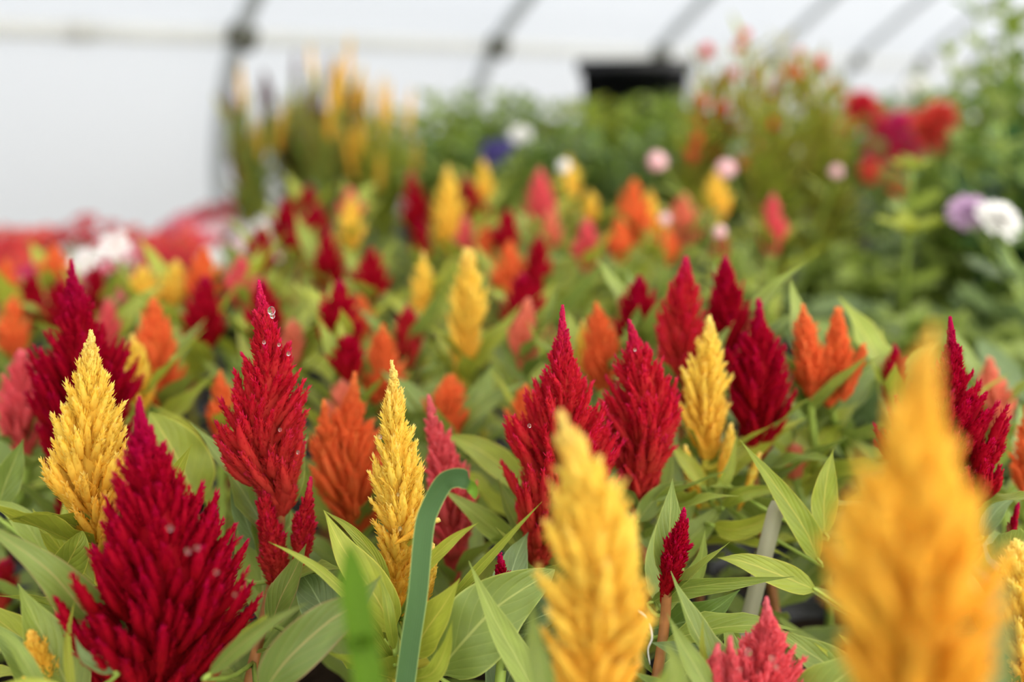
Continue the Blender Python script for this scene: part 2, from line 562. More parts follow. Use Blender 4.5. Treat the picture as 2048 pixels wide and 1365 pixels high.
def place_leaf(parent, origin, me, base, direction, length, roll=0.0, name='leaf'):
    o = bpy.data.objects.new(name, me)
    COL.objects.link(o)
    o.parent = parent
    y = Vector(direction).normalized()
    up = Vector((0, 0, 1))
    x = y.cross(up)
    x = x.normalized() if x.length > 1e-4 else Vector((1, 0, 0))
    z = x.cross(y)
    m = Matrix((x, y, z)).transposed() @ Matrix.Rotation(roll, 3, 'Y')
    b = Vector(base) - Vector(origin)
    o.matrix_basis = Matrix.Translation(b) @ m.to_4x4() @ Matrix.Scale(length, 4)
    return o

# ------------------------------------------------------------------ plumes
GA = 2.399963

def plume_mesh(name, axis, rad, mat, origin, seed, n_sp, n_br, sp_r=0.0021, br_len=0.0046, br_w=0.0010, core_f=0.40):
    """axis: points from tip to base, rad: outline half width at them"""
    rs = np.random.RandomState(seed)
    axis = np.asarray(axis)[::-1]; rad = np.asarray(rad, float)[::-1]
    A = catmull(axis, 48)
    R = np.interp(np.linspace(0, 1, 48), np.linspace(0, 1, len(rad)), rad)
    seg = np.linalg.norm(np.diff(A, axis=0), axis=1)
    L = np.concatenate([[0], np.cumsum(seg)]); H = L[-1]; L = L / H
    def ax(u):
        u = np.clip(u, 0, 1)
        return np.stack([np.interp(u, L, A[:, k]) for k in range(3)], -1)
    def rr(u):
        return np.interp(u, L, R)
    up = unit(A[-1] - A[0])
    e1 = unit(np.cross(up, [0.1, 1, 0])); e2 = np.cross(up, e1)
    acc = Acc()
    u0 = np.linspace(0, 1, 20)
    cr = np.maximum(rr(u0) * core_f, 0.0012); cr[-1] = 0.0004
    tube(acc, ax(u0), cr, 8, tip=0.15, hgt=np.repeat(u0, 8), rnd=0.5)
    # spikelets
    w = rr(L) + 0.30 * R.max()
    cdf = np.cumsum(w); cdf /= cdf[-1]
    ut = np.interp((np.arange(n_sp) + rs.rand(n_sp)) / n_sp, cdf, L)
    ut = 0.06 + 0.93 * ut
    phi = np.arange(n_sp) * GA + rs.rand(n_sp) * 0.7
    inner = rs.rand(n_sp) < 0.45
    k = np.where(inner, 0.48 + 0.30 * rs.rand(n_sp), 0.80 + 0.36 * rs.rand(n_sp) ** 1.6)
    Rt = np.maximum(rr(ut) * k * 1.08 - 0.0006, 0.0003)
    thin = np.clip(rr(ut) / 0.006, 0.3, 1.0)
    ang = np.radians(42 - 22 * ut + rs.randn(n_sp) * 5)
    rise = np.maximum(Rt / np.tan(ang), 0.012 * (1.2 - ut))
    keep = np.minimum(1.0, (0.015 + 0.010 * rs.rand(n_sp)) / rise)      # only the outer stretch is a free spikelet
    rise = rise * keep
    ur = ut - rise / H
    sr = sp_r * (0.8 + 0.5 * rs.rand(n_sp)) * (1 - 0.30 * ut) * thin
    NR, SD = 6, 5
    s = np.linspace(0, 1, NR)
    out = np.cos(phi)[:, None] * e1 + np.sin(phi)[:, None] * e2
    us = ur[:, None] + s[None] * (ut - ur)[:, None]
    base_low = np.minimum(us, 0)
    C = ax(us) + up * (base_low * H)[..., None] + out[:, None] * (Rt[:, None] * (1 - keep[:, None] + keep[:, None] * s[None] ** 0.85))[..., None]
    sprof = np.array([0.6, 1.0, 1.05, 0.9, 0.58, 0.04])
    T = unit(np.gradient(C, axis=1))
    S = unit(np.cross(T, np.cross(out[:, None] * np.ones((1, NR, 1)), T)))
    B = np.cross(T, S)
    a = np.linspace(0, 2 * math.pi, SD, endpoint=False)
    rad_s = sr[:, None] * sprof[None]
    V = C[:, :, None] + rad_s[..., None, None] * (np.cos(a)[None, None, :, None] * S[:, :, None] + np.sin(a)[None, None, :, None] * B[:, :, None])
    i, j = np.meshgrid(np.arange(NR - 1), np.arange(SD), indexing='ij')
    q = (i * SD + j).ravel(); r = (i * SD + (j + 1) % SD).ravel()
    tri = np.concatenate([np.stack([q, r, r + SD], 1), np.stack([q, r + SD, q + SD], 1)])
    tris = (tri[None] + (np.arange(n_sp) * NR * SD)[:, None, None]).reshape(-1, 3)
    rnd = rs.rand(n_sp)
    radial = np.clip(k, 0, 1)
    tipv = np.broadcast_to((s[None] * 0.62 * radial[:, None])[..., None], (n_sp, NR, SD))
    hg = np.broadcast_to(np.clip(us, 0, 1)[..., None], (n_sp, NR, SD))
    acc.add(V.reshape(-1, 3), tris, tip=tipv.ravel(), hgt=hg.ravel(), rnd=np.repeat(rnd, NR * SD))
    # bracts: narrow pointed scales on every spikelet and on the leading spike
    def bracts(C, T, S, B, rads, ssq, cnt, hgt, rndv, tipk, lo, scale):
        n = len(C)
        sb = lo + (1.0 - lo) * ((np.arange(cnt)[None] + rs.rand(n, cnt)) / cnt)
        fi = sb * (C.shape[1] - 1)
        i0 = np.minimum(fi.astype(int), C.shape[1] - 2); fr = (fi - i0)[..., None]
        row = np.arange(n)[:, None]
        def it(X):
            return X[row, i0] * (1 - fr) + X[row, i0 + 1] * fr
        c, t_, s_, b_ = it(C), unit(it(T)), unit(it(S)), unit(it(B))
        rd = it(rads[..., None])
        hv = it(hgt[..., None])[..., 0]
        sc_ = it(np.broadcast_to(scale, C.shape[:2])[..., None])
        psi = rs.rand(n, cnt, 1) * 2 * math.pi
        nrm = np.cos(psi) * s_ + np.sin(psi) * b_
        sidev = np.cross(t_, nrm)
        beta = np.radians(9 + 18 * rs.rand(n, cnt, 1))
        d = t_ * np.cos(beta) + nrm * np.sin(beta)
        ln = br_len * (0.65 + 0.7 * rs.rand(n, cnt, 1)) * (1.1 - 0.45 * sb[..., None]) * sc_
        p0 = c + nrm * rd * 0.75
        wv = br_w * (0.8 + 0.5 * rs.rand(n, cnt, 1))
        V = np.stack([p0 - sidev * wv * 0.4, p0 + d * ln * 0.4 - sidev * wv * 0.5, p0 + d * ln * 0.4 + nrm * wv * 0.5,
                      p0 + d * ln * 0.4 + sidev * wv * 0.5, p0 + sidev * wv * 0.4, p0 + d * ln], 2)
        tt = np.array([(0, 1, 2), (0, 2, 4), (4, 2, 3), (1, 5, 2), (2, 5, 3)])
        m = n * cnt
        tr = (tt[None] + (np.arange(m) * 6)[:, None, None]).reshape(-1, 3)
        b0 = (sb * tipk[:, None]) * 0.6
        tp = np.stack([b0, b0 + .1, b0 + .1, b0 + .1, b0, np.clip(b0 + 0.42, 0, 1)], 2)
        acc.add(V.reshape(-1, 3), tr, tip=tp.ravel(), hgt=np.repeat(np.clip(hv, 0, 1).ravel(), 6), rnd=np.repeat(np.repeat(rndv, cnt), 6))
    bracts(C, T, S, B, rad_s, s, n_br, us, rnd, radial, 0.28, thin[:, None])
    # leading spike
    ul = np.linspace(0.45, 1, 12)
    Cl = ax(ul)[None]
    Tl = unit(np.gradient(Cl, axis=1))
    Sl = unit(np.cross(Tl, e2[None, None])); Bl = np.cross(Tl, Sl)
    rl = np.maximum(np.minimum(rr(ul) * 0.7, 0.0060), 0.0003)[None]
    bracts(Cl, Tl, Sl, Bl, rl, ul, max(60, n_sp * n_br // 16), ul[None], np.array([0.25]), np.array([0.95]), 0.0, np.clip(rl / .0045, .3, 1.0))
    return acc.mesh(name, mat, origin=origin)

# outlines are (x, y, half width) in photograph pixels from tip to base; depth in metres at the tip
SPEC = []
def C(color, depth, outline, label=None, sides=(), leaf='green', res=1, nleaf=15, group=None, stem=None, key=None, llen=(0.05, 0.085)):
    SPEC.append(dict(color=color, depth=depth, outline=outline, label=label, sides=sides, leaf=leaf, res=res, nleaf=nleaf, group=group, stem=stem, key=key, llen=llen))

def tear(x, y0, y1, w, xb=None, fat=0.6):
    """a generic plume: pointed top, widest at `fat` of the way down"""
    xb = x if xb is None else xb
    pr = [(0, .10), (.12, .26), (.30, .68), (fat, 1.08), (.82, .95), (1.0, .45)]
    return [(x + (xb - x) * a, y0 + (y1 - y0) * a, w * b) for a, b in pr]

# --- the sharp front rows
C('crimson', .395, [(278,795,3),(282,850,18),(292,900,38),(305,950,60),(315,1000,92),(320,1060,128),(325,1120,158),(325,1180,160),(322,1240,150),(318,1300,125),(310,1365,95),(302,1420,50)],
  'broad dark crimson celosia plume overlapping the slim yellow plume behind it', leaf='olive', res=3, key='front_crimson', stem='stem_red')
C('yellow', .445, [(182,662,3),(182,690,12),(178,740,32),(180,800,56),(178,860,72),(178,920,80),(180,970,70),(188,1020,50),(198,1075,26)],
  'yellow celosia plume between two dark crimson plumes', leaf='lime', res=3, key='left_yellow')
C('crimson', .54, [(143,520,3),(148,580,18),(155,630,45),(165,690,80),(168,740,92),(168,790,92),(165,850,78),(160,920,58),(155,1000,42),(150,1060,25)],
  'tall crimson celosia plume standing behind the yellow plume', leaf='green', res=3, stem='stem_red')
C('scarlet', .462, [(518,563,3),(522,610,15),(530,660,27),(535,710,48),(535,760,66),(525,820,86),(525,870,86),(535,920,70),(550,960,46),(560,1010,26)],
  'slender red celosia with magenta tips, wet drops and two side plumes', sides=[[(528,950,3),(530,1010,17),(540,1070,27),(550,1120,27),(557,1165,10)], [(622,955,3),(616,1000,12),(607,1050,24),(605,1090,20),(598,1135,8)]],
  leaf='green', res=3, key='red', stem='stem_red')
C('yellow', .445, [(783,722,3),(788,760,13),(787,800,24),(790,850,32),(793,900,44),(795,940,56),(797,980,48),(800,1020,46),(798,1060,42),(795,1110,36),(793,1160,30),(792,1230,18)],
  'slim upright yellow celosia plume beside the blue-green grass blade', sides=[[(866,1088,3),(862,1120,14),(856,1160,17),(848,1200,8)], [(895,1245,3),(888,1275,9),(880,1310,6)], [(878,1040,4),(860,1046,9),(838,1062,8)]],
  leaf='lime', res=3, key='mid_yellow', nleaf=13)
C('scarlet', .475, [(1125,612,3),(1125,660,12),(1125,710,25),(1130,760,48),(1130,800,70),(1125,850,102),(1125,900,106),(1120,950,98),(1110,1000,75),(1090,1060,45),(1075,1120,18)],
  'wide red celosia plume with a thin magenta tip right behind the soft yellow plume', leaf='green', res=3, key='wide_red', stem='stem_red')
C('scarlet', .505, [(1258,640,3),(1268,680,15),(1275,730,45),(1285,780,70),(1290,830,72),(1285,880,62),(1280,930,50),(1280,980,30),(1280,1015,14)],
  'red celosia plume with loose orange-red lower branches next to the wide red plume', leaf='green', res=3, stem='stem_red', key='loose_red')
C('yellow', .315, [(1118,822,6),(1128,850,15),(1146,900,34),(1170,970,62),(1178,1040,92),(1185,1120,102),(1188,1200,106),(1190,1280,104),(1190,1365,95),(1190,1450,55)],
  'fat yellow celosia plume with a bent tip in front of the wide red plume', leaf='green', res=2, key='near_yellow', nleaf=9)
C('gold', .228, [(1866,652,8),(1852,720,30),(1836,800,46),(1828,880,70),(1830,960,118),(1824,1040,156),(1826,1120,164),(1832,1220,150),(1838,1320,136),(1842,1420,105),(1850,1500,60)],
  'very large golden celosia plume, the broadest of all, with a narrow bent top', leaf='sage', res=2, key='near_gold', nleaf=7)
C('crimson', .475, [(1900,635,3),(1903,690,13),(1900,740,30),(1890,790,75),(1882,840,108),(1880,890,112),(1890,930,90),(1918,980,40),(1930,1005,14)],
  'crimson celosia plume half hidden behind the very large golden plume', leaf='green', res=3, key='right_crimson', stem='stem_red')
C('yellow', .42, [(2034,1080,6),(2038,1110,26),(2044,1160,42),(2046,1230,48),(2046,1320,46),(2046,1400,26)],
  'yellow celosia plume right of the very large golden plume, under a small crimson spike', leaf='lime', res=2)
C('pink', .405, [(1533,1197,3),(1534,1230,15),(1536,1270,28),(1532,1305,58),(1524,1350,92),(1516,1400,80),(1510,1450,40)],
  'low coral pink celosia plume with short side spikes beside the plant label', sides=[[(1459,1274,4),(1462,1320,15),(1470,1370,22),(1485,1420,14)], [(1436,1290,4),(1428,1330,16),(1438,1380,20),(1460,1430,10)]], leaf='green', res=3, key='coral', stem='stem_red')
C('gold', .405, [(60,1262,7),(70,1294,22),(84,1330,28),(98,1368,28),(112,1410,14)],
  'small orange-yellow celosia bud poking up through broad leaves', leaf='green', res=2, key='bud', nleaf=8)
C('crimson', .452, [(1368,1018,4),(1363,1055,15),(1353,1095,24),(1343,1135,22),(1335,1168,10)],
  'small dark crimson celosia spike on an orange stalk', leaf='green', res=2, key='small_spike', stem='stem_red', nleaf=9)
C('crimson', .452, [(1000,1110,4),(1003,1148,15),(1006,1188,19),(1006,1225,9)],
  'tiny crimson celosia spike above a broad veined leaf', leaf='sage', res=2, key='tiny_spike', nleaf=7)
C('crimson', .5, [(2036,1008,3),(2026,1055,10),(2016,1105,9),(2012,1130,6)],
  'thin crimson celosia spike above the yellow plume at the golden plume\'s side', leaf='green', res=2, nleaf=8)
# --- just behind the sharp rows
C('orange', .565, [(710,745,4),(706,800,17),(700,850,48),(695,890,75),(700,950,70),(705,1000,50),(712,1055,24)],
  'orange celosia plume with a tall thin tip beside the slim yellow plume', sides=[[(648,800,4),(650,850,16),(664,900,20),(690,960,12)]], res=2, leaf='green')
C('pink', .525, [(857,790,4),(865,840,14),(880,900,34),(895,960,50),(900,1020,46),(905,1080,32),(910,1140,14)],
  'rose pink celosia plume behind the bent grass blade', res=2, leaf='green', stem='stem_red')
C('orange', .64, [(905,750,5),(902,780,30),(895,815,47),(893,850,32),(893,870,14)], 'squat orange celosia plume above a long pale leaf', res=1)
C('orange', .68, tear(765, 650, 800, 42), 'orange celosia plume with a long tip behind the slim yellow plume', res=1)
C('scarlet', .75, tear(815, 612, 708, 32), 'small red celosia plume beside the tall yellow plume', res=1)
C('yellow', .70, [(935,498,10),(935,540,22),(935,590,37),(932,640,38),(930,700,27),(928,745,14)], 'tall smooth yellow celosia plume standing alone among leaves', leaf='lime', res=2)
C('salmon', .69, [(1055,598,7),(1053,632,16),(1048,662,36),(1048,690,30),(1048,710,12)], 'pale salmon celosia plume with a bottle-shaped outline', res=1)
C('orange', .63, tear(1193, 605, 752, 36, 1206, .62), 'deep orange celosia plume next to the wide red plume', res=2)
C('yellow', .66, tear(1166, 640, 770, 26, 1172), 'yellow celosia plume tucked behind the deep orange plume', leaf='lime', res=1)
C('crimson', .66, tear(1278, 552, 678, 46), 'round crimson celosia plume above the loose red plume', res=1, stem='stem_red')
C('scarlet', .585, tear(1372, 512, 780, 52, 1358), 'tall red celosia plume behind the yellow spindle plume', res=2, stem='stem_red')
C('crimson', .61, tear(1450, 512, 690, 42, 1455), 'dark crimson celosia plume with a curved tip beside the tall red plume', res=2, stem='stem_red')
C('yellow', .545, [(1418,632,5),(1418,680,20),(1414,740,42),(1410,790,49),(1410,840,40),(1415,890,24)], 'yellow spindle-shaped celosia plume with small shoots at its foot',
  sides=[[(1462,848,4),(1458,880,12),(1448,920,10)], [(1370,890,4),(1378,930,14),(1390,980,10)], [(1520,905,3),(1508,940,9),(1490,985,7)]], leaf='lime', res=2, key='spindle', nleaf=14)
C('crimson', .56, [(1517,598,5),(1518,650,17),(1518,690,46),(1518,740,66),(1515,800,62),(1515,850,46),(1510,895,22)], 'broad magenta-crimson celosia plume beside the yellow spindle plume', res=2, stem='stem_red')
C('orange', .585, tear(1605, 610, 770, 32, 1622, .7), 'orange celosia plume beside the twin-pointed orange-red plume', res=2)
C('orange', .59, [(1676,616,9),(1675,660,16),(1674,710,32),(1668,750,40),(1662,780,20)], 'orange-red celosia plume with a blunt tip and one curved side spike', sides=[[(1727,688,6),(1720,720,11),(1700,765,12)]], res=2)
C('salmon', .64, [(1980,715,7),(1980,755,16),(1984,795,46),(1985,830,26)], 'salmon celosia plume right of the golden plume\'s crimson neighbour', res=1)
C('orange', .56, tear(2052, 812, 970, 24), 'orange celosia plume below the salmon plume', res=1)
C('pink', .6, [(42,700,7),(42,745,26),(45,795,52),(45,845,42),(50,885,18)], 'dusty pink celosia plume left of the tall crimson plume', res=1)
C('orange', .66, tear(305, 596, 770, 48, 318, .5), 'broad orange celosia plume between the tall crimson and slender red plumes', res=1)
C('yellow', .62, tear(264, 668, 800, 32, 280), 'yellow celosia plume right behind the tall crimson plume', leaf='lime', res=1)
C('scarlet', .62, [(10,1120,10),(8,1160,22),(4,1200,16)], 'red celosia plume low among leaves left of the broad dark crimson plume', res=1, nleaf=8)
# --- middle and back rows: look-alikes by colour
def mid(color, depth, x, y0, y1, w, xb, label):
    C(color, depth, tear(x, y0, y1, w, xb), label, leaf='lime' if color == 'yellow' or int(x) % 5 < 3 else 'green', res=0, group='celosias in the middle rows' if depth < .92 else 'celosias in the back rows', nleaf=10, stem='stem_red' if color == 'crimson' else None)
for a in [
    ('crimson', .76, 410, 552, 672, 46, None, 'crimson celosia plume rising beneath the round-topped orange plume near the vincas'),
    ('crimson', .72, 526, 556, 690, 42, None, 'crimson celosia plume standing close behind the slender red plume with drops'),
    ('crimson', .70, 680, 562, 680, 50, None, 'plump round crimson celosia plume over a short darker one'),
    ('crimson', .66, 695, 672, 730, 34, None, 'short dark crimson celosia plume under the plump round crimson one'),
    ('crimson', .95, 655, 458, 552, 35, None, 'oval crimson celosia plume at the foot of the crimson cluster'),
    ('crimson', .86, 742, 496, 576, 35, None, 'small round crimson celosia plume between the plump crimson and the narrow yellow plume'),
    ('yellow', 1.08, 702, 390, 486, 26, None, 'short yellow celosia plume beside the crimson cluster and a pink plume'),
    ('crimson', 1.18, 820, 342, 470, 33, 838, 'tall bent crimson celosia plume next to the tallest back-row yellow plume'),
    ('crimson', 1.1, 842, 440, 530, 20, None, 'thin crimson celosia plume below the tall bent crimson plume'),
    ('yellow', 1.15, 895, 330, 490, 35, None, 'tallest yellow celosia plume of the back row, beside the bent crimson plume'),
    ('crimson', 1.22, 930, 352, 446, 30, 956, 'leaning crimson celosia plume between two yellow back-row plumes'),
    ('yellow', 1.3, 966, 318, 402, 23, None, 'small yellow celosia plume above the leaning crimson plume'),
    ('pink', 1.15, 1080, 335, 455, 34, None, 'tall rose pink celosia plume beside a greenish white globe flower'),
    ('yellow', 1.3, 1138, 312, 402, 25, None, 'yellow celosia plume beside the greenish white globe flower'),
    ('yellow', 1.2, 1180, 380, 440, 20, None, 'little yellow celosia plume above a small pink plume'),
    ('orange', 1.08, 1268, 358, 472, 38, None, 'bold orange celosia plume with a yellow plume at its side'),
    ('yellow', 1.12, 1300, 380, 460, 26, None, 'yellow celosia plume pressed against the bold orange plume'),
    ('yellow', 1.2, 1432, 338, 432, 28, None, 'yellow celosia plume under a pale pink globe flower'),
    ('pink', 1.05, 1545, 388, 492, 31, None, 'coral pink celosia plume standing alone by the broad-leaved plants'),
    ('crimson', .98, 1014, 418, 490, 27, None, 'small crimson celosia plume above the orange-red plume'),
    ('crimson', .86, 1078, 470, 575, 34, None, 'dark crimson celosia plume beside the orange-red plume'),
    ('orange', .87, 1020, 482, 590, 37, None, 'orange-red celosia plume between crimson plumes'),
    ('crimson', .77, 1046, 548, 655, 47, None, 'wide crimson celosia plume behind the bottle-shaped salmon plume'),
    ('pink', .99, 1175, 436, 520, 29, None, 'small rose celosia plume with a dark shaded side'),
    ('pink', 1.02, 930, 432, 510, 23, None, 'slim rose celosia plume above the tall smooth yellow plume'),
    ('yellow', .82, 846, 505, 625, 25, None, 'narrow yellow celosia plume near the tall smooth yellow plume'),
    ('salmon', 1.14, 1368, 386, 470, 35, None, 'coral celosia plume between the bold orange and the globe-topped yellow plume'),
    ('crimson', .96, 522, 455, 530, 29, None, 'crimson celosia plume next to the pink vincas'),
    ('crimson', 1.14, 572, 396, 470, 34, None, 'crimson celosia plume of the cluster, closest to the white vincas'),
    ('crimson', 1.1, 634, 410, 482, 36, None, 'broadest crimson celosia plume of the cluster before the tall spiked celosias'),
    ('crimson', 1.2, 616, 372, 430, 27, None, 'topmost crimson celosia plume of the cluster'),
    ('crimson', 1.05, 600, 430, 500, 27, None, 'lowest crimson celosia plume of the cluster'),
    ('crimson', .9, 190, 530, 614, 25, None, 'slim crimson celosia plume under the large white vinca flowers'),
    ('orange', .93, 110, 490, 572, 33, None, 'orange celosia plume touching the red vincas'),
    ('crimson', .86, 62, 545, 632, 35, None, 'crimson celosia plume between two orange plumes near the vincas'),
    ('orange', .8, 28, 590, 700, 31, None, 'orange celosia plume above the dusty pink plume'),
    ('yellow', .86, 285, 532, 604, 31, None, 'broad short yellow celosia plume below the large white vinca flowers'),
    ('yellow', .88, 352, 520, 600, 29, None, 'yellow celosia plume beside the round-topped orange plume'),
    ('orange', .86, 408, 500, 592, 40, None, 'round-topped orange celosia plume below the vincas'),
    ('pink', .84, 482, 512, 592, 33, None, 'pink celosia plume beside the round-topped orange plume'),
    ('pink', .76, 216, 596, 690, 23, None, 'thin pink celosia plume behind the tall crimson plume'),
    ('orange', .9, 12, 520, 600, 27, None, 'orange celosia plume in the last row before the red vincas'),
    ('crimson', .84, 120, 560, 640, 31, None, 'crimson celosia plume half behind the tall crimson plume\'s tip'),
    ('salmon', .72, 585, 640, 700, 26, None, 'low salmon celosia plume beside the slender red plume'),
    ('orange', .8, 720, 590, 660, 25, None, 'small orange celosia plume beside the plump round crimson plume'),
    ('orange', .62, 440, 742, 860, 27, None, 'orange celosia plume peeping out beside the slender red plume'),
    ('orange', .62, 1052, 770, 870, 36, None, 'orange celosia plume peeping out beside the wide red plume'),
    ('crimson', 1.0, 1440, 460, 520, 18, None, 'tiny crimson celosia plume under a small pinkish globe flower'),
    ('orange', 1.02, 1330, 452, 510, 25, None, 'low orange celosia plume under the small whitish globe flower'),
    ('salmon', 1.1, 1100, 420, 480, 22, None, 'small coral celosia plume at the foot of the tall rose pink plume'),
    ('pink', 1.16, 700, 376, 430, 26, None, 'pale pink celosia plume behind the short yellow plume'),
    ('salmon', .66, 684, 762, 830, 31, None, 'pinkish salmon celosia plume behind the orange plume with a tall thin tip'),
    ('orange', .98, 1240, 440, 500, 25, None, 'orange celosia plume at the foot of the bold orange plume'),
    ('crimson', .6, 1790, 690, 790, 25, None, 'small crimson celosia plume behind the top of the very large golden plume'),
    ('orange', 1.0, 970, 450, 520, 22, None, 'slim orange celosia plume beside the small crimson plume'),
    ('salmon', .6, 1590, 890, 930, 20, None, 'low reddish salmon celosia plume among pale leaves behind the plant label'),
]:
    mid(*a)

RES = {0: (64, 9, .0032, .0062, .0018), 1: (120, 14, .0027, .0055, .0014), 2: (200, 24, .0025, .0048, .0011), 3: (290, 38, .0023, .0042, .00085)}

# pots: start below the plumes, then push apart until none overlap
POT_R, POT_H = 0.041, 0.078
SOIL = BZ + 0.068
for i, c in enumerate(SPEC):
    tp = at(c['outline'][0][0], c['outline'][0][1], c['depth'])
    c['Y'] = tp[1]
    c['axis'] = np.array([at_y(x, y, tp[1]) for x, y, w in c['outline']])
    dep = np.array([project(p)[2] for p in c['axis']])
    c['rad'] = np.array([w for x, y, w in c['outline']]) / F * dep
    c['pot'] = c['axis'][-1][:2].copy()
pots = np.array([c['pot'] for c in SPEC])
home = pots.copy()
rs_ = np.random.RandomState(4)
pots += rs_.randn(*pots.shape) * 0.002
MIND = 2 * POT_R + 0.002
for it in range(500):
    d = pots[:, None] - pots[None]
    r = np.linalg.norm(d, axis=-1) + np.eye(len(pots)) * 9
    push = np.clip(MIND + 0.0005 - r, 0, None)
    mv = (d / r[..., None] * push[..., None]).sum(1) * 0.42
    pots += mv
    if it < 380:
        pots += (home - pots) * 0.02
for c, p in zip(SPEC, pots):
    c['pot'] = p

acc = Acc()
lathe(acc, [(0.0, 0), (POT_R * .74, 0), (POT_R * .94, POT_H - .012), (POT_R, POT_H - .012), (POT_R, POT_H), (POT_R * .93, POT_H), (POT_R * .88, POT_H - .02)], 18)
POT_ME = acc.mesh('pot', M['pot'])
acc = Acc()
rs_ = np.random.RandomState(1)
lathe(acc, [(POT_R * .90, .066), (POT_R * .6, .069), (POT_R * .3, .068), (0.0005, .070)], 14)
SOIL_ME = acc.mesh('soil', M['soil'])

def add_pot(parent, scale=1.0):
    o = link('pot', POT_ME, parent)
    o.scale = (scale, scale, scale)
    link('soil', SOIL_ME, o)

# no random leaf may hang in front of a plume that the photograph shows clear
GUARD = []
for c in SPEC:
    for k, ol in enumerate([c['outline']] + list(c['sides'])):
        a = np.array(ol, float)
        gdep = np.array([project(at_y(x_, y_, c['Y']))[2] for x_, y_ in a[:, :2]])
        GUARD.append((a[:, 1], a[:, 0], a[:, 2], gdep, 0.9 if k == 0 and c['depth'] < .6 else 0.6))
NOGO = [(805, 950, 955, 1365, .42), (1490, 1000, 1575, 1190, .49), (870, 1120, 1060, 1340, .43)]

def blocked(P):
    x, y, dep = project(P)
    if dep.min() < 0.2 and (y < 1365).any():
        return True
    for X0, Y0, X1, Y1, dd in NOGO:
        if ((x > X0) & (x < X1) & (y > Y0) & (y < Y1) & (dep < dd)).any():
            return True
    for gy, gx, gw, gd, frac in GUARD:
        m = (dep < np.interp(y, gy, gd) + 0.004) & (y > gy[0] - 6) & (y < gy[0] + (gy[-1] - gy[0]) * frac)
        if m.any():
            yy = y[m]
            if (np.abs(x[m] - np.interp(yy, gy, gx)) < np.interp(yy, gy, gw) + (14 if gd[0] < .5 else 5)).any():
                return True
    return False

def leaf_probe(base, d, L, ratio=0.17):
    d = unit(d)
    side = unit(np.cross(d, [0, 0, 1.0]))
    f = np.array([.25, .5, .75, 1.0])
    P = base + d * (f * L)[:, None]
    return np.vstack([P, P[:3] + side * ratio * L, P[:3] - side * ratio * L])

def grow_leaves(root, origin, stemP, n, key, llen, rnd, lo=0.12, hi=0.97):
    done = 0
    for k in range(n):
        u = lo + (hi - lo) * (k + 0.5) / n
        fi = u * (len(stemP) - 1); i0 = int(min(fi, len(stemP) - 2))
        b = stemP[i0] * (1 - fi + i0) + stemP[i0 + 1] * (fi - i0)
        for trial in range(7):
            phi = k * GA + rnd.uniform(-.5, .5) + trial * 1.1
            el = math.radians(rnd.uniform(8, 34) + 30 * u ** 2)
            d = np.array([math.cos(phi) * math.cos(el), math.sin(phi) * math.cos(el), math.sin(el)])
            L = rnd.uniform(*llen) * (1.08 - 0.45 * max(0, u - .45)) * (1 - .06 * trial)
            if not blocked(leaf_probe(b, d, L)):
                place_leaf(root, origin, rnd.choice(LEAF_MESH[key]), b, d, L, rnd.uniform(-.5, .5))
                break

BYKEY = {}
for idx, c in enumerate(SPEC):
    rnd = random.Random(100 + idx)
    org = np.array([c['pot'][0], c['pot'][1], BZ])
    root = thing('potted_celosia', org, c['label'], 'celosia', c['group'])
    add_pot(root)
    ns, nb, sr, bl, bw = RES[c['res']]
    size = c['rad'].max() / 0.02
    ns_i = int(ns * min(1.7, max(0.35, size)))
    me = plume_mesh('plume', c['axis'], c['rad'], M[c['color']], org, 500 + idx, ns_i, nb, sr, bl, bw)
    link('plume', me, root)
    base = c['axis'][-1]
    low = np.array([org[0], org[1], SOIL - 0.003])
    mid1 = low * .6 + base * .4; mid1[:2] = low[:2] * .75 + base[:2] * .25
    near = base - np.array([0, 0, min(.03, .35 * (base[2] - low[2]))]); near[:2] = base[:2] * .88 + low[:2] * .12
    st = catmull([low, mid1, near, base, c['axis'][-2]], 16)
    sm = c['stem'] or ('stem_yellow' if c['color'] in ('yellow', 'gold') else 'stem_green')
    acc = Acc(); tube(acc, st, np.linspace(.0030, .0022, 16), 7)
    link('stem', acc.mesh('stem', M[sm], origin=org), root)
    body = st[:13]
    for k, ol in enumerate(c['sides']):
        ax = np.array([at_y(x, y, c['Y'] - .011) for x, y, w in ol])
        rd = np.array([w for x, y, w in ol]) / F * c['depth'] * 1.03
        n2 = int(ns * min(1.2, max(0.3, rd.max() / 0.014)) * .6)
        link('side_plume', plume_mesh('side_plume', ax, rd, M[c['color']], org, 900 + idx * 7 + k, n2, nb, sr, bl, bw), root)
        b = ax[-1]
        # joins the main stem below, or the plume's own axis where that runs past it
        full = np.vstack([catmull(c['axis'][::-1], 24)[::-1][:24], body[::-1]])
        cand = full[full[:, 2] < b[2] - 0.008]
        j = cand[np.argmin(np.linalg.norm(cand - b, axis=1))] if len(cand) else body[0]
        acc = Acc(); tube(acc, catmull([j, (j + b) / 2 + [0, 0, -.002], b, ax[-2]], 9), np.linspace(.0024, .0018, 9), 6)
        link('side_stem', acc.mesh('side_stem', M[sm], origin=org), root)
    grow_leaves(root, org, body, c['nleaf'], 'lance_' + c['leaf'], c['llen'], rnd)
    c['root'], c['org'], c['stem3d'] = root, org, st
    if c['key']:
        BYKEY[c['key']] = c

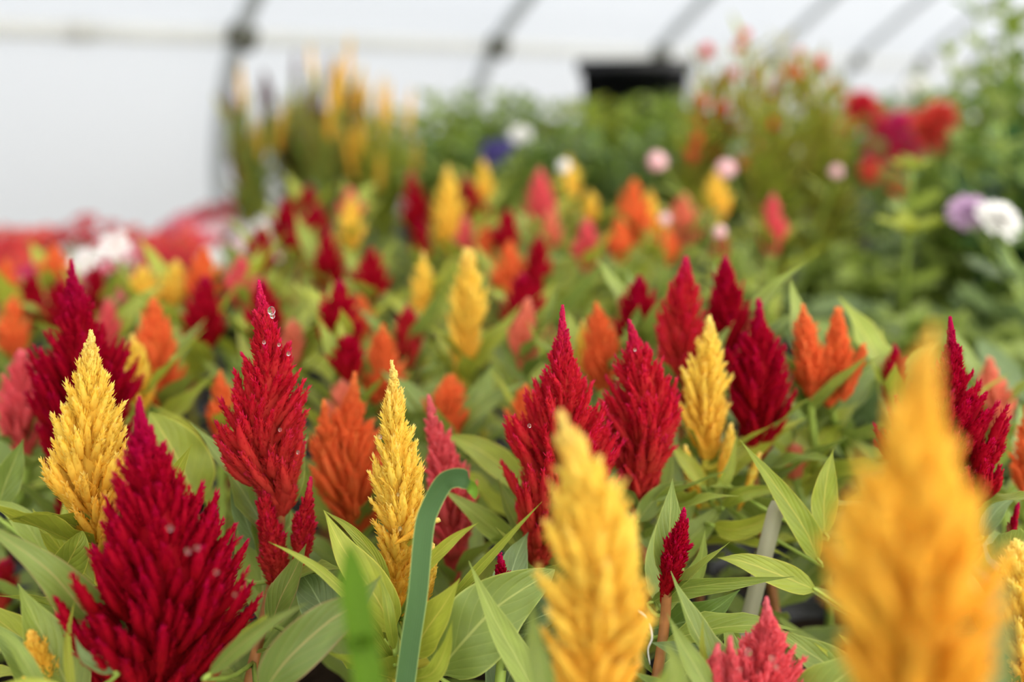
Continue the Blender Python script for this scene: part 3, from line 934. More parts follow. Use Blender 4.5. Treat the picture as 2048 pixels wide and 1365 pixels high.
# ------------------------------------------------------------------ leaves seen sharply in the front rows
def hero_leaf(key, pts, wpx, mat, kind='lance', roll=0.0, fold=0.25, wave=0.08, n=22, stalk=True):
    """pts: (x, y, depth) from leaf base to tip; wpx: full width in photograph pixels"""
    c = BYKEY[key]
    P = [at(*q) for q in pts]
    d0 = pts[len(pts) // 2][2]
    if stalk:
        st = c['stem3d'][:12]
        j = st[np.argmin(np.linalg.norm(st - P[0], axis=1))]
        if np.linalg.norm(j - P[0]) > 0.006:
            a = Acc(); tube(a, catmull([j, (j + P[0]) / 2 - [0, 0, .003], P[0], P[0] * .8 + P[1] * .2], 8), np.linspace(.0013, .0009, 8), 5)
            link('leaf_stalk', a.mesh('leaf_stalk', M['stem_green'], origin=c['org']), c['root'])
    P = catmull(P, n)
    view = unit(CAM - P)
    T = unit(np.gradient(P, axis=0))
    S = unit(np.cross(T, view))
    Nf = np.cross(S, T)
    N = Nf * math.cos(roll) + S * math.sin(roll)
    V, F_, uv = ribbon(P, N, wpx / 2 / F * d0, kind, fold, wave, nu=6, seed=len(pts) + int(abs(pts[0][0])))
    a = Acc(); a.add(V, F_)
    me = a.mesh('leaf', mat, origin=c['org'])
    set_uv(me, uv)
    return link('leaf', me, c['root'])

LF = LEAF
for a in [
    ('mid_yellow', [(880,1225,.452),(940,1155,.446),(1010,1080,.44),(1085,1003,.436)], 26, LF['lime'], 'lance', 0.5),
    ('mid_yellow', [(832,1160,.44),(870,1112,.436),(915,1072,.434),(957,1046,.432)], 30, LF['lime'], 'lance', 0.3),
    ('mid_yellow', [(790,1275,.45),(752,1195,.442),(690,1105,.438),(648,1022,.44)], 92, LF['lime'], 'lance', 0.35),
    ('mid_yellow', [(782,1215,.45),(758,1130,.452),(705,1062,.452),(646,1020,.452)], 34, LF['lime'], 'lance', -0.3),
    ('mid_yellow', [(775,1290,.445),(735,1235,.436),(650,1150,.43),(590,1110,.426),(536,1084,.424)], 24, LF['lime'], 'lance', 0.2),
    ('mid_yellow', [(822,1315,.44),(850,1265,.43),(885,1215,.424),(920,1157,.42)], 92, LF['lime'], 'lance', -0.35),
    ('mid_yellow', [(790,1330,.45),(760,1290,.44),(720,1240,.43),(685,1205,.43)], 28, LF['lime'], 'lance', 0.2),
    ('mid_yellow', [(790,1310,.44),(780,1250,.43),(770,1190,.43),(757,1150,.43)], 30, LF['lime'], 'lance', 0.5),
    ('mid_yellow', [(800,1360,.44),(860,1350,.42),(890,1300,.415),(905,1240,.41)], 44, LF['lime'], 'lance', 0.2),
    ('tiny_spike', [(872,1350,.445),(930,1280,.44),(1000,1210,.445),(1110,1140,.455)], 150, LF['green'], 'ovate', 0.15),
    ('near_yellow', [(1085,1420,.40),(1040,1330,.412),(985,1230,.42),(937,1122,.425)], 66, LF['green'], 'lance', 0.35),
    ('front_crimson', [(262,1310,.425),(190,1250,.415),(95,1140,.40),(-60,1030,.39)], 105, LF['olive'], 'lance', 0.1),
    ('bud', [(160,1425,.41),(120,1340,.41),(78,1255,.412),(36,1168,.415)], 118, LF['green'], 'lance', 0.2),
    ('bud', [(150,1420,.40),(138,1340,.40),(136,1270,.40),(151,1194,.40)], 20, LF['lime'], 'lance', 0.2),
    ('bud', [(110,1420,.39),(60,1340,.39),(20,1280,.39),(-30,1240,.39)], 34, LF['green'], 'lance', 0.3),
    ('bud', [(185,1400,.42),(200,1330,.43),(190,1260,.44),(150,1190,.45)], 110, LF['green'], 'ovate', 0.1),
    ('bud', [(235,1350,.395),(195,1330,.392),(165,1310,.39),(148,1270,.39)], 34, LF['sage'], 'lance', 0.4),
    ('bud', [(170,1430,.385),(110,1385,.38),(50,1368,.378),(-10,1372,.376)], 36, LF['lime'], 'lance', 0.1),
    ('red', [(515,1405,.40),(570,1325,.398),(650,1250,.40),(715,1205,.402),(762,1152,.405)], 104, LF['olive'], 'lance', 0.1),
    ('red', [(540,1260,.45),(560,1200,.445),(590,1140,.443),(613,1088,.44)], 62, LF['olive'], 'lance', -0.3),
    ('red', [(410,1360,.385),(470,1300,.382),(540,1245,.382),(622,1203,.385)], 44, LF['olive'], 'lance', 0.5),
    ('red', [(430,1340,.395),(480,1285,.393),(520,1245,.392),(538,1228,.392)], 30, LF['lime'], 'lance', 0.3),
    ('red', [(660,1290,.46),(650,1230,.462),(625,1180,.465),(605,1150,.47)], 84, LF['sage'], 'ovate', 0.1),
    ('red', [(520,1110,.50),(495,1050,.50),(475,990,.505),(462,940,.51)], 52, LF['sage'], 'lance', 0.2),
    ('red', [(470,1150,.50),(440,1100,.49),(400,1040,.48),(370,1000,.47)], 16, LF['sage'], 'lance', 0.6),
    ('left_yellow', [(330,1010,.47),(340,970,.47),(360,930,.468),(385,888,.466)], 40, LF['lime'], 'lance', 0.3),
    ('left_yellow', [(390,1010,.53),(370,950,.53),(340,890,.53),(300,825,.53)], 120, LF['lime'], 'ovate', 0.1),
    ('left_yellow', [(120,1180,.46),(130,1140,.455),(150,1100,.45),(165,1062,.45)], 70, LF['lime'], 'ovate', 0.2),
    ('left_yellow', [(100,1130,.50),(60,1060,.50),(20,1020,.50),(-40,1000,.50)], 50, LF['green'], 'lance', 0.2),
    ('left_yellow', [(-10,1030,.52),(10,970,.52),(30,920,.52),(47,878,.52)], 62, LF['green'], 'lance', 0.2),
    ('small_spike', [(1295,1210,.47),(1360,1180,.462),(1470,1165,.455),(1588,1154,.45)], 50, LF['green'], 'lance', 0.6),
    ('right_crimson', [(1640,1185,.485),(1570,1155,.48),(1490,1125,.475),(1435,1116,.475)], 60, LF['lime'], 'lance', 0.2),
    ('small_spike', [(1310,1190,.53),(1330,1110,.54),(1360,1040,.55),(1400,990,.56)], 84, LF['green'], 'lance', 0.2),
    ('small_spike', [(1335,1175,.49),(1375,1165,.49),(1402,1120,.49),(1410,1060,.49)], 44, LF['green'], 'lance', 0.3),
    ('small_spike', [(1290,1260,.48),(1350,1250,.475),(1420,1225,.47),(1480,1180,.47)], 90, LF['deep'], 'lance', 0.1),
    ('spindle', [(1640,1130,.50),(1610,1060,.495),(1550,970,.49),(1480,880,.485)], 58, LF['lime'], 'lance', 0.2),
    ('spindle', [(1650,1080,.50),(1648,1010,.497),(1655,950,.495),(1666,900,.495)], 58, LF['lime'], 'lance', 0.2),
    ('spindle', [(1440,1020,.54),(1480,990,.53),(1530,980,.53),(1570,985,.53)], 34, LF['lime'], 'lance', 0.4),
    ('spindle', [(1410,980,.55),(1385,940,.55),(1360,910,.55),(1335,880,.55)], 36, LF['lime'], 'lance', 0.2),
    ('spindle', [(1425,1000,.54),(1450,960,.54),(1465,920,.54),(1475,860,.54)], 26, LF['lime'], 'lance', 0.2),
    ('spindle', [(1420,1050,.53),(1470,1060,.52),(1530,1040,.52),(1560,1010,.52)], 50, LF['lime'], 'lance', 0.5),
    ('coral', [(1440,1420,.40),(1400,1350,.398),(1365,1290,.40),(1334,1228,.40)], 50, LF['green'], 'lance', 0.3),
    ('coral', [(1740,1420,.42),(1680,1350,.42),(1610,1300,.425),(1542,1252,.43)], 88, LF['green'], 'lance', 0.2),
    ('coral', [(1760,1350,.43),(1700,1325,.425),(1660,1310,.423),(1628,1286,.42)], 22, LF['lime'], 'lance', 0.2),
    ('coral', [(1720,1300,.43),(1705,1290,.43),(1690,1280,.43),(1676,1268,.43)], 18, LF['lime'], 'lance', 0.2),
    ('coral', [(1420,1400,.41),(1412,1340,.41),(1404,1290,.41),(1406,1232,.41)], 20, LF['lime'], 'lance', 0.3),
    ('coral', [(1480,1420,.41),(1400,1330,.42),(1350,1300,.43),(1300,1285,.44)], 60, LF['sage'], 'lance', 0.3),
    ('near_yellow', [(1110,1450,.33),(1085,1370,.33),(1068,1280,.33),(1062,1190,.33)], 58, LF['green'], 'lance', 0.2),
    ('near_yellow', [(1290,1460,.34),(1330,1400,.34),(1350,1340,.34),(1330,1280,.34)], 80, LF['green'], 'lance', 0.2),
    ('near_gold', [(1975,1480,.245),(1992,1360,.245),(2002,1200,.245),(1998,1020,.245)], 60, LF['sage'], 'lance', 0.2),
    ('right_crimson', [(1920,1060,.52),(1880,1020,.50),(1960,1000,.50),(2010,960,.50)], 40, LF['green'], 'lance', 0.2),
    ('right_crimson', [(1960,1080,.50),(1980,1040,.50),(2005,1010,.50),(2040,990,.50)], 40, LF['sage'], 'lance', 0.2),
    ('wide_red', [(1075,1000,.56),(1000,930,.56),(940,890,.56),(880,868,.57)], 66, LF['lime'], 'lance', 0.3),
    ('wide_red', [(1050,1110,.53),(1000,1070,.525),(940,1020,.52),(880,975,.52)], 60, LF['green'], 'lance', 0.4),
    ('loose_red', [(1270,1050,.52),(1300,1010,.52),(1330,980,.52),(1380,960,.52)], 46, LF['green'], 'lance', 0.2),
    ('loose_red', [(1250,1080,.53),(1280,1060,.53),(1310,1090,.53),(1340,1130,.53)], 50, LF['green'], 'lance', 0.2),
]:
    hero_leaf(*a)

# grass blades that came up in the pots
def grass(label, pts, wpx, mat, depth, curl=0.0):
    P = [at(*q) for q in pts]
    dn = unit(P[0] - P[1]); foot = P[0] + dn * max(0.02, (P[0][2] - SOIL) / max(.2, -dn[2])); foot[2] = SOIL
    org = np.array([foot[0], foot[1], SOIL])
    P = catmull([foot] + P, 40)
    view = unit(CAM - P)
    S0 = np.cross(unit(np.gradient(P, axis=0)), view)
    tt = np.linspace(0, 1, 40)[:, None]
    V, F_, uv = ribbon(P, unit(view + unit(S0) * (0.35 + curl * np.exp(-((tt - .83) / .04) ** 2))), wpx / 2 / F * depth, 'blade', 0.3, 0.0, nu=6)
    a = Acc(); a.add(V, F_)
    me = a.mesh('grass_blade', mat, origin=org)
    set_uv(me, uv)
    o = link('grass_blade', me)
    o.location = org
    return tag(o, label, 'grass blade')
grass('blue-green grass blade with its tip folded over beside the slim yellow plume', [(808,1370,.42),(820,1280,.42),(834,1187,.42),(846,1060,.42),(860,1012,.42),(884,968,.418),(903,956,.416),(924,955,.414),(940,966,.412),(948,982,.41),(951,1000,.41)], 43, M['blade'], .42, 1.3)
grass('bright green grass blade standing upright in front of the olive leaf', [(740,1400,.295),(722,1290,.295),(706,1180,.295),(697,1085,.295)], 66, M['blade2'], .295)

# plant label stuck in a pot
acc = Acc()
top, bot = at(1556, 1004, .50), at(1503, 1215, .515)
down = unit(bot - top)
foot = bot + down * max(0.0, (bot[2] - (SOIL - .01)) / -down[2])
side = unit(np.cross(down, FWD)); nrm = np.cross(side, down)
w_ = 0.0042
ln = np.linalg.norm(foot - top)
prof = [(0, .75), (.03, 1), (.75, 1), (1.0, .12)]
V = []
for f_, k_ in prof:
    for a_ in (-1, 1):
        for b_ in (-1, 1):
            V.append(top + down * ln * f_ + side * w_ * k_ * a_ + nrm * 0.0004 * b_)
T_ = []
for i in range(len(prof) - 1):
    b = i * 4
    for p_, q_ in ((0, 1), (1, 3), (3, 2), (2, 0)):
        T_ += [(b + p_, b + q_, b + 4 + q_), (b + p_, b + 4 + q_, b + 4 + p_)]
T_ += [(0, 2, 3), (0, 3, 1), (12, 13, 15), (12, 15, 14)]
acc.add(V, T_)
o = link('plant_label', acc.mesh('plant_label', M['label_plastic'], origin=foot, smooth=False))
o.location = foot
tag(o, 'pale plastic plant label stuck in a pot among the leaves', 'plant label')

# one pale curled fibre lying on a leaf
acc = Acc()
fp = catmull([at(1276,1222,.425), at(1290,1234,.424), at(1301,1254,.424), at(1304,1278,.426), at(1296,1300,.43), at(1300, 1330, .434)], 24)
tube(acc, fp, np.linspace(.0006, .0003, 24), 6)
o = link('dry_fibre', acc.mesh('dry_fibre', M['fibre'], origin=fp[-1]))
o.location = fp[-1]
tag(o, 'thin white curled fibre beside the fat yellow plume', 'fibre')

# water drops on plumes and leaves
def drop_mesh():
    a = Acc()
    th = np.linspace(0, math.pi, 9)
    lathe(a, [(max(1e-4, math.sin(x)), -math.cos(x)) for x in th], 12)
    return a.mesh('water_drop', M['water'])
DROP = drop_mesh()
for key, x, y, d, r in [('red',543,622,.452,.0018), ('red',545,632,.452,.0012), ('red',528,685,.444,.0008), ('red',577,708,.442,.0009), ('red',560,860,.44,.0008), ('red',596,905,.44,.0008), ('red',558,690,.44,.0007),
                        ('mid_yellow',760,874,.432,.0009), ('mid_yellow',800,1058,.428,.0008), ('mid_yellow',796,990,.428,.0006), ('wide_red',1059,852,.455,.0009), ('front_crimson',340,1057,.355,.0009), ('front_crimson',376,1103,.356,.0010), ('front_crimson',433,1145,.358,.0007), ('front_crimson',395,1096,.356,.0008), ('front_crimson',470,1190,.36,.0006),
                        ('coral',1497,1305,.392,.0014), ('coral',1545,1318,.388,.0012), ('coral',1553,1335,.388,.0010), ('coral',1480,1340,.388,.0008), ('tiny_spike',998,1128,.463,.0007), ('loose_red',1270,700,.485,.0007)]:
    c = BYKEY[key]
    o = link('water_drop', DROP, c['root'])
    o.location = at(x, y, d) - c['org']
    o.scale = (r, r, r * 1.15)

# ------------------------------------------------------------------ leafy celosias without plumes fill the gaps between the pots
TAKEN = [p for p in pots]
def in_poly(x, y, poly):
    inside = False
    for (x0, y0), (x1, y1) in zip(poly, poly[1:] + poly[:1]):
        if (y0 > y) != (y1 > y) and x < (x1 - x0) * (y - y0) / (y1 - y0) + x0:
            inside = not inside
    return inside

def free(p, r):
    return all((p[0] - q[0]) ** 2 + (p[1] - q[1]) ** 2 > r * r for q in TAKEN)

def scatter(poly, z, spacing, seed, tries=4000, maxn=999):
    rnd = random.Random(seed)
    xs = [p[0] for p in poly]; ys = [p[1] for p in poly]
    out = []
    # area-uniform on the bench
    W = [at_z(x, y, z)[:2] for x, y in poly]
    wx = [w[0] for w in W]; wy = [w[1] for w in W]
    for _ in range(tries):
        p = (rnd.uniform(min(wx), max(wx)), rnd.uniform(min(wy), max(wy)))
        px, py, dep = project((p[0], p[1], z))
        if dep > 0 and in_poly(px, py, poly) and free(p, spacing):
            TAKEN.append(p); out.append(p)
            if len(out) >= maxn:
                break
    return out

fill = scatter([(-320, 1500), (-320, 640), (280, 560), (520, 470), (640, 415), (1480, 415), (1560, 560), (1700, 760), (2280, 880), (2280, 1500)], 1.0, MIND, 21)
for i, p in enumerate(fill):
    rnd = random.Random(3000 + i)
    dep = project((p[0], p[1], 1.0))[2]
    if dep < 0.34:
        continue
    org = np.array([p[0], p[1], BZ])
    lf = rnd.choice(['lime', 'lime', 'lime', 'green', 'green', 'olive'])
    root = thing('leafy_celosia', org, 'leafy celosia without a plume, %s leaves, wedged between the flowering pots' % {'lime': 'yellow-green', 'green': 'light green', 'olive': 'olive green'}[lf], 'celosia', '%s leafy celosias between the plumes' % {'lime': 'yellow-green', 'green': 'light green', 'olive': 'olive'}[lf])
    add_pot(root)
    h = rnd.uniform(.07, .13)
    st = catmull([(p[0], p[1], SOIL - .003), (p[0] + rnd.uniform(-.008, .008), p[1] + rnd.uniform(-.008, .008), SOIL + h * .5), (p[0] + rnd.uniform(-.015, .015), p[1] + rnd.uniform(-.015, .015), SOIL + h)], 12)
    acc = Acc(); tube(acc, st, np.linspace(.0034, .0016, 12), 6)
    link('stem', acc.mesh('stem', M['stem_yellow'], origin=org), root)
    grow_leaves(root, org, st, 15, 'lance_' + lf, (.05, .085), rnd, .1, 1.0)

# ------------------------------------------------------------------ generic branching plant
def flower_vinca(mat, seed=0):
    a = Acc()
    for k in range(5):
        th = k * 2 * math.pi / 5
        R_ = np.array([[math.cos(th), -math.sin(th), 0], [math.sin(th), math.cos(th), 0], [0, 0, 1]])
        pts = [(0, .04, 0), (-.12, .25, .05), (-.33, .62, .08), (-.26, .92, .03), (0, .98, 0), (.28, .94, .04), (.34, .6, .1), (.13, .25, .05), (0, .55, .02)]
        V = np.array(pts) @ R_.T
        T_ = [(8, i, (i + 1) % 8) for i in range(8)]
        a.add(V, T_, tip=[p[1] for p in pts], rnd=(k * .37) % 1)
    tube(a, [(0, 0, -.7), (0, 0, 0)], [.05, .09], 6, tip=.1, rnd=.5)
    return a.mesh('flower', mat)

def flower_double(mat, rings=5, seed=0, dome=0.55):
    """full bloom: rings of petals rising to the centre"""
    a = Acc()
    rs = np.random.RandomState(seed)
    for r in range(rings):
        n = 11 - r
        el = 0.15 + 1.15 * r / (rings - 1)
        L = 1.0 - 0.13 * r
        for k in range(n):
            th = k * 2 * math.pi / n + r * .5 + rs.rand() * .3
            e = el + rs.randn() * .08
            d = np.array([math.cos(th) * math.cos(e), math.sin(th) * math.cos(e), math.sin(e)])
            s_ = np.array([-math.sin(th), math.cos(th), 0]); nn = np.cross(d, s_) * -1
            b = np.array([0, 0, dome * .35 * r / rings])
            w = .24
            V = [b, b + d * L * .45 - s_ * w, b + d * L * .9 - s_ * w * .7 + nn * .08, b + d * L, b + d * L * .9 + s_ * w * .7 + nn * .08, b + d * L * .45 + s_ * w, b + d * L * .5 - nn * .06]
            a.add(V, [(6, i, (i + 1) % 6) for i in range(6)], tip=[.2, .6, .9, 1, .9, .6, .6], rnd=rs.rand())
    tube(a, [(0, 0, -.35), (0, 0, .1)], [.08, .2], 6, tip=.1, rnd=.5)
    return a.mesh('flower', mat)

def flower_globe(mat, seed=0):
    """clover-like globe of papery scales"""
    a = Acc()
    rs = np.random.RandomState(seed)
    for k in range(90):
        z = 1 - 1.75 * (k + .5) / 90
        r = math.sqrt(max(0, 1 - z * z)); th = k * GA
        n = np.array([r * math.cos(th), r * math.sin(th), z])
        up_ = np.array([0, 0, 1.0]); s_ = unit(np.cross(up_, n) + 1e-6); t_ = np.cross(n, s_)
        b = n * .72
        V = [b - s_ * .16, b + s_ * .16, b + n * .36 + t_ * .22, b + n * .12 + t_ * .05]
        a.add(V, [(0, 3, 2), (3, 1, 2), (0, 1, 3)], tip=[.5, .5, 1, .8], rnd=rs.rand())
    prof = [(max(1e-3, .8 * math.sin(x)), -.8 * math.cos(x)) for x in np.linspace(0.2, math.pi, 8)]
    lathe(a, prof, 12, tip=.6, rnd=.4)
    return a.mesh('flower', mat)

def flower_spike(mat_name, seed=0, h=1.0, r=.085):
    ax = [(0, 0, h), (0.01, 0, h * .75), (0, .01, h * .4), (0, 0, 0)]
    return plume_mesh('flower_spike', ax, [.01, r * .7, r, r * .7], M[mat_name], (0, 0, 0), seed, 46, 7, .022, .05, .014, core_f=.6)

FL = {}
for c in PET:
    FL['vinca_' + c] = [flower_vinca(PET[c])]
    FL['double_' + c] = [flower_double(PET[c], seed=3)]
    FL['globe_' + c] = [flower_globe(PET[c], 2)]
for c in ('yellow', 'maroon', 'orange', 'salmon'):
    FL['spike_' + c] = [flower_spike(c, 31), flower_spike(c, 32)]

def place(me, parent, origin, loc, direction, size, name, spin=0.0):
    o = bpy.data.objects.new(name, me)
    COL.objects.link(o)
    o.parent = parent
    q = Vector(direction).to_track_quat('Z', 'Y')
    o.matrix_basis = Matrix.Translation(Vector(loc) - Vector(origin)) @ (q.to_matrix() @ Matrix.Rotation(spin, 3, 'Z')).to_4x4() @ Matrix.Scale(size, 4)
    return o

def shrub(name, label, cat, p, h, spread, n_stems, pairs, leaf, llen, seed, group=None, flowers=(), fsize=(.015, .02), fprob=1.0, stem='stem_green',
          pot=1.0, hmin=.7, droop=.0, leaf_el=(5, 40), stem_r=.0026, lo=.2, tips=None, check=True, fname='flower', upright=.0, face=None):
    rnd = random.Random(seed)
    org = np.array([p[0], p[1], BZ])
    root = thing(name, org, label, cat, group)
    add_pot(root, pot)
    soil = BZ + .068 * pot
    if tips is None:
        tips = []
        for k in range(n_stems):
            rr_ = spread * math.sqrt((k + .5) / n_stems)
            th = k * GA + rnd.uniform(-.3, .3)
            tips.append((p[0] + rr_ * math.cos(th), p[1] + rr_ * math.sin(th), soil + h * rnd.uniform(hmin, 1.0) * (1 - .25 * (rr_ / max(spread, 1e-6)) ** 2)))
    for k, tp in enumerate(tips):
        tp = np.array(tp, float)
        b = np.array([p[0] + rnd.uniform(-.012, .012) * pot, p[1] + rnd.uniform(-.012, .012) * pot, soil - .004])
        m1 = b * .55 + tp * .45
        m1[:2] = b[:2] * (.75 - .4 * upright * 0) + tp[:2] * .25 if upright else b[:2] * .5 + tp[:2] * .5
        m1[2] += 0.06 * h
        st = catmull([b, m1, tp], 12)
        acc = Acc(); tube(acc, st, np.linspace(stem_r, stem_r * .55, 12), 5)
        link('stem', acc.mesh('stem', M[stem], origin=org), root)
        keys = leaf if isinstance(leaf, (list, tuple)) else [leaf]
        for j in range(pairs):
            u = lo + (.98 - lo) * (j + .5) / pairs
            fi = u * 11; i0 = int(min(fi, 10)); bb = st[i0] * (1 - fi + i0) + st[i0 + 1] * (fi - i0)
            th0 = rnd.uniform(0, 6.28)
            for s_ in (0, math.pi):
                th = th0 + s_ + rnd.uniform(-.4, .4)
                el = math.radians(rnd.uniform(*leaf_el))
                d = np.array([math.cos(th) * math.cos(el), math.sin(th) * math.cos(el), math.sin(el)])
                L = rnd.uniform(*llen) * (1 - .3 * u)
                if check and blocked(leaf_probe(bb, d, L, .25)):
                    continue
                place_leaf(root, org, rnd.choice(LEAF_MESH[rnd.choice(keys)]), bb, d, L, rnd.uniform(-.5, .5))
        if flowers and rnd.random() < fprob:
            d = unit(st[-1] - st[-3]) + (np.array([0, -.5, .3]) if face is None else np.array(face)) + np.array([rnd.uniform(-.3, .3), rnd.uniform(-.3, .3), 0])
            place(rnd.choice(FL[rnd.choice(flowers)]), root, org, st[-1] + unit(d) * .001, d, rnd.uniform(*fsize), fname, rnd.uniform(0, 6))
    return root

def nearest_free(p, r):
    for rad in np.linspace(0, .25, 26):
        for k in range(16):
            q = (p[0] + rad * math.cos(k * .3927), p[1] + rad * math.sin(k * .3927))
            if free(q, r):
                TAKEN.append(q)
                return q
    return tuple(p[:2])

# ------------------------------------------------------------------ taller plants behind
def bench_at(px, depth):
    """bench position under image column px at axis depth"""
    lo, hi = 0.0, 1365.0
    # intersect column ray at this depth with any height, keep x, y
    q = at(px, 400, depth)
    return q[0], q[1]

k_ = 0
for px, dep, top, flw, lf, words in [
        (505, 2.05, 205, ['spike_yellow', 'spike_maroon'], ['narrow_bronze', 'narrow_green'], 'yellow and maroon spikes over bronze-green leaves, next to the steel pipe'),
        (590, 2.15, 165, ['spike_maroon'], ['narrow_green', 'narrow_bronze'], 'thin maroon spikes over green leaves'),
        (650, 2.0, 160, ['spike_maroon', 'spike_yellow'], ['narrow_green', 'narrow_bronze'], 'dull maroon and yellow spikes over narrow leaves'),
        (715, 2.1, 150, ['spike_yellow'], ['narrow_lime', 'narrow_green'], 'golden yellow spikes over yellow-green leaves'),
        (770, 2.0, 215, ['spike_yellow'], ['narrow_lime'], 'upright bright yellow-green leaves and few yellow spikes')]:
    p = nearest_free(bench_at(px, dep), .1)
    zt = at(px, top, dep)[2]
    h = (zt - BZ - .09) * 1.03
    shrub('spiked_celosia', 'tall narrow celosia with ' + words, 'celosia', p, h, .07, 17, 7, lf, (.07, .12), 8000 + k_, group='tall spiked celosias by the film wall', flowers=flw, fsize=(.07, .1), fprob=.55, hmin=.62, leaf_el=(45, 78), lo=.12, fname='flower_spike', pot=1.15, upright=1, face=(0, 0, 2))
    k_ += 1

for i, (px, dep, top, sp, key, words) in enumerate([
        (850, 2.3, 200, .13, ['ovate_bright', 'ovate_green'], 'bright green bushy plant beside the tall spiked celosias'),
        (950, 2.45, 178, .14, ['ovate_bright', 'ovate_green'], 'leafy bright green bush under the clamp of the second pipe'),
        (1055, 2.4, 190, .14, ['ovate_bright', 'ovate_deep'], 'rounded green bush behind the violet and white flowers'),
        (1165, 2.3, 182, .12, ['ovate_bright', 'ovate_lime'], 'yellow-green bush growing up against the black nursery pot'),
        (1290, 2.35, 185, .14, ['ovate_bright', 'ovate_green'], 'light green bush below the black nursery pot'),
        (1385, 2.5, 200, .13, ['ovate_green', 'ovate_deep'], 'green bush behind the orange globe flowers'),
        (900, 1.85, 262, .10, ['ovate_deep', 'ovate_green'], 'darker green leafy plant behind the tall yellow and crimson plumes'),
        (1130, 1.8, 255, .11, ['ovate_deep', 'ovate_sage'], 'grey-green leafy plant beside the white pansy'),
        (1260, 1.75, 262, .11, ['ovate_deep', 'ovate_sage'], 'deep green leafy plant behind the pink globe flower'),
        (1475, 2.1, 262, .12, ['ovate_green', 'ovate_deep'], 'green bush low behind the orange-headed plants'),
        (1700, 2.5, 195, .14, ['ovate_bright', 'ovate_green'], 'pale green bush behind the red dahlias'),
        (1840, 2.2, 150, .13, ['ovate_green', 'ovate_deep'], 'green bush with a white bloom behind the red dahlias'),
        (1925, 2.05, 118, .14, ['ovate_green', 'ovate_deep'], 'tall green bush beside the red dahlias'),
        (2050, 1.55, -40, .16, ['ovate_green', 'ovate_deep'], 'tallest green bush of all, reaching up in front of the pipes'),
        (1950, 1.4, 250, .12, ['ovate_deep', 'ovate_green'], 'dense deep green bush behind the white and lilac bloom'),
        (2075, 1.25, 250, .12, ['ovate_deep', 'ovate_dark'], 'dark green bush under the tallest bush'),
        (1010, 1.55, 335, .08, ['ovate_green'], 'low green plant behind the back row of celosias')]):
    p = nearest_free(bench_at(px, dep), .115)
    zt = at(px, top, dep)[2]
    bush = shrub('green_bush', words, 'bush', p, (zt - BZ - .1) * 1.12, sp, 20, 7, key, (.045, .07), 8200 + i, hmin=.72, lo=.25, pot=1.4, stem_r=.003)
    if 'white bloom' in words:
        bo_ = np.array(bush.location)
        tip_ = at(1832, 182, 2.1)
        acc = Acc(); tube(acc, catmull([bo_ + [0, 0, .095], (bo_ + tip_) / 2 + [0, 0, .05], tip_], 12), np.linspace(.003, .0018, 12), 5)
        link('stem', acc.mesh('stem', M['stem_green'], origin=bo_), bush)
        place(FL['double_white'][0], bush, bo_, tip_, (-.2, -.8, .5), .034, 'flower')

# violet and white pansies
for (px, py, dep, colr, words) in [(984, 298, 1.65, 'violet', 'small plant with deep violet flowers before the green bushes'), (1042, 272, 1.75, 'white', 'small plant with one white flower next to the violet flowers')]:
    p = nearest_free(bench_at(px, dep), .08)
    c0 = at(px, py, dep)
    tips = [c0] if colr == 'white' else [c0, at(px + 28, py - 4, dep + .02), at(px - 6, py + 22, dep), at(px + 14, py + 6, dep)]
    shrub('potted_pansy', words, 'pansy', p, .2, .03, 0, 5, 'ovate_deep', (.03, .045), 8400 + px, flowers=['double_' + colr], fsize=(.020, .022) if colr == 'white' else (.014, .018), tips=tips, face=(0, -1.2, .4))

# tall black nursery pot
p = nearest_free(bench_at(1265, 2.75), .14)
zt = at(1265, 122, 2.75)[2]
acc = Acc()
hh = zt - BZ
def sq(r, z):
    return [(-r, -r, z), (r, -r, z), (r, r, z), (-r, r, z)]
lv = [sq(.085, 0), sq(.112, hh - .035), sq(.122, hh - .035), sq(.122, hh), sq(.108, hh), sq(.102, hh - .06)]
Tq = []
for i in range(len(lv) - 1):
    for j in range(4):
        a_, b_ = i * 4 + j, i * 4 + (j + 1) % 4
        Tq += [(a_, b_, b_ + 4), (a_, b_ + 4, a_ + 4)]
Tq += [(0, 2, 1), (0, 3, 2)]
acc.add(np.array(lv).reshape(-1, 3), Tq)
root = thing('nursery_pot', (p[0], p[1], BZ), 'tall square black nursery pot with a lip, rising behind the green bushes', 'pot')
o = link('pot_body', acc.mesh('pot_body', M['pot'], smooth=False), root)
o.rotation_euler = (0, 0, math.pi / 2 - YAW + .25)
acc = Acc(); acc.add(sq(.101, hh - .06), [(0, 1, 2), (0, 2, 3)])
link('soil', acc.mesh('soil', M['soil']), o)

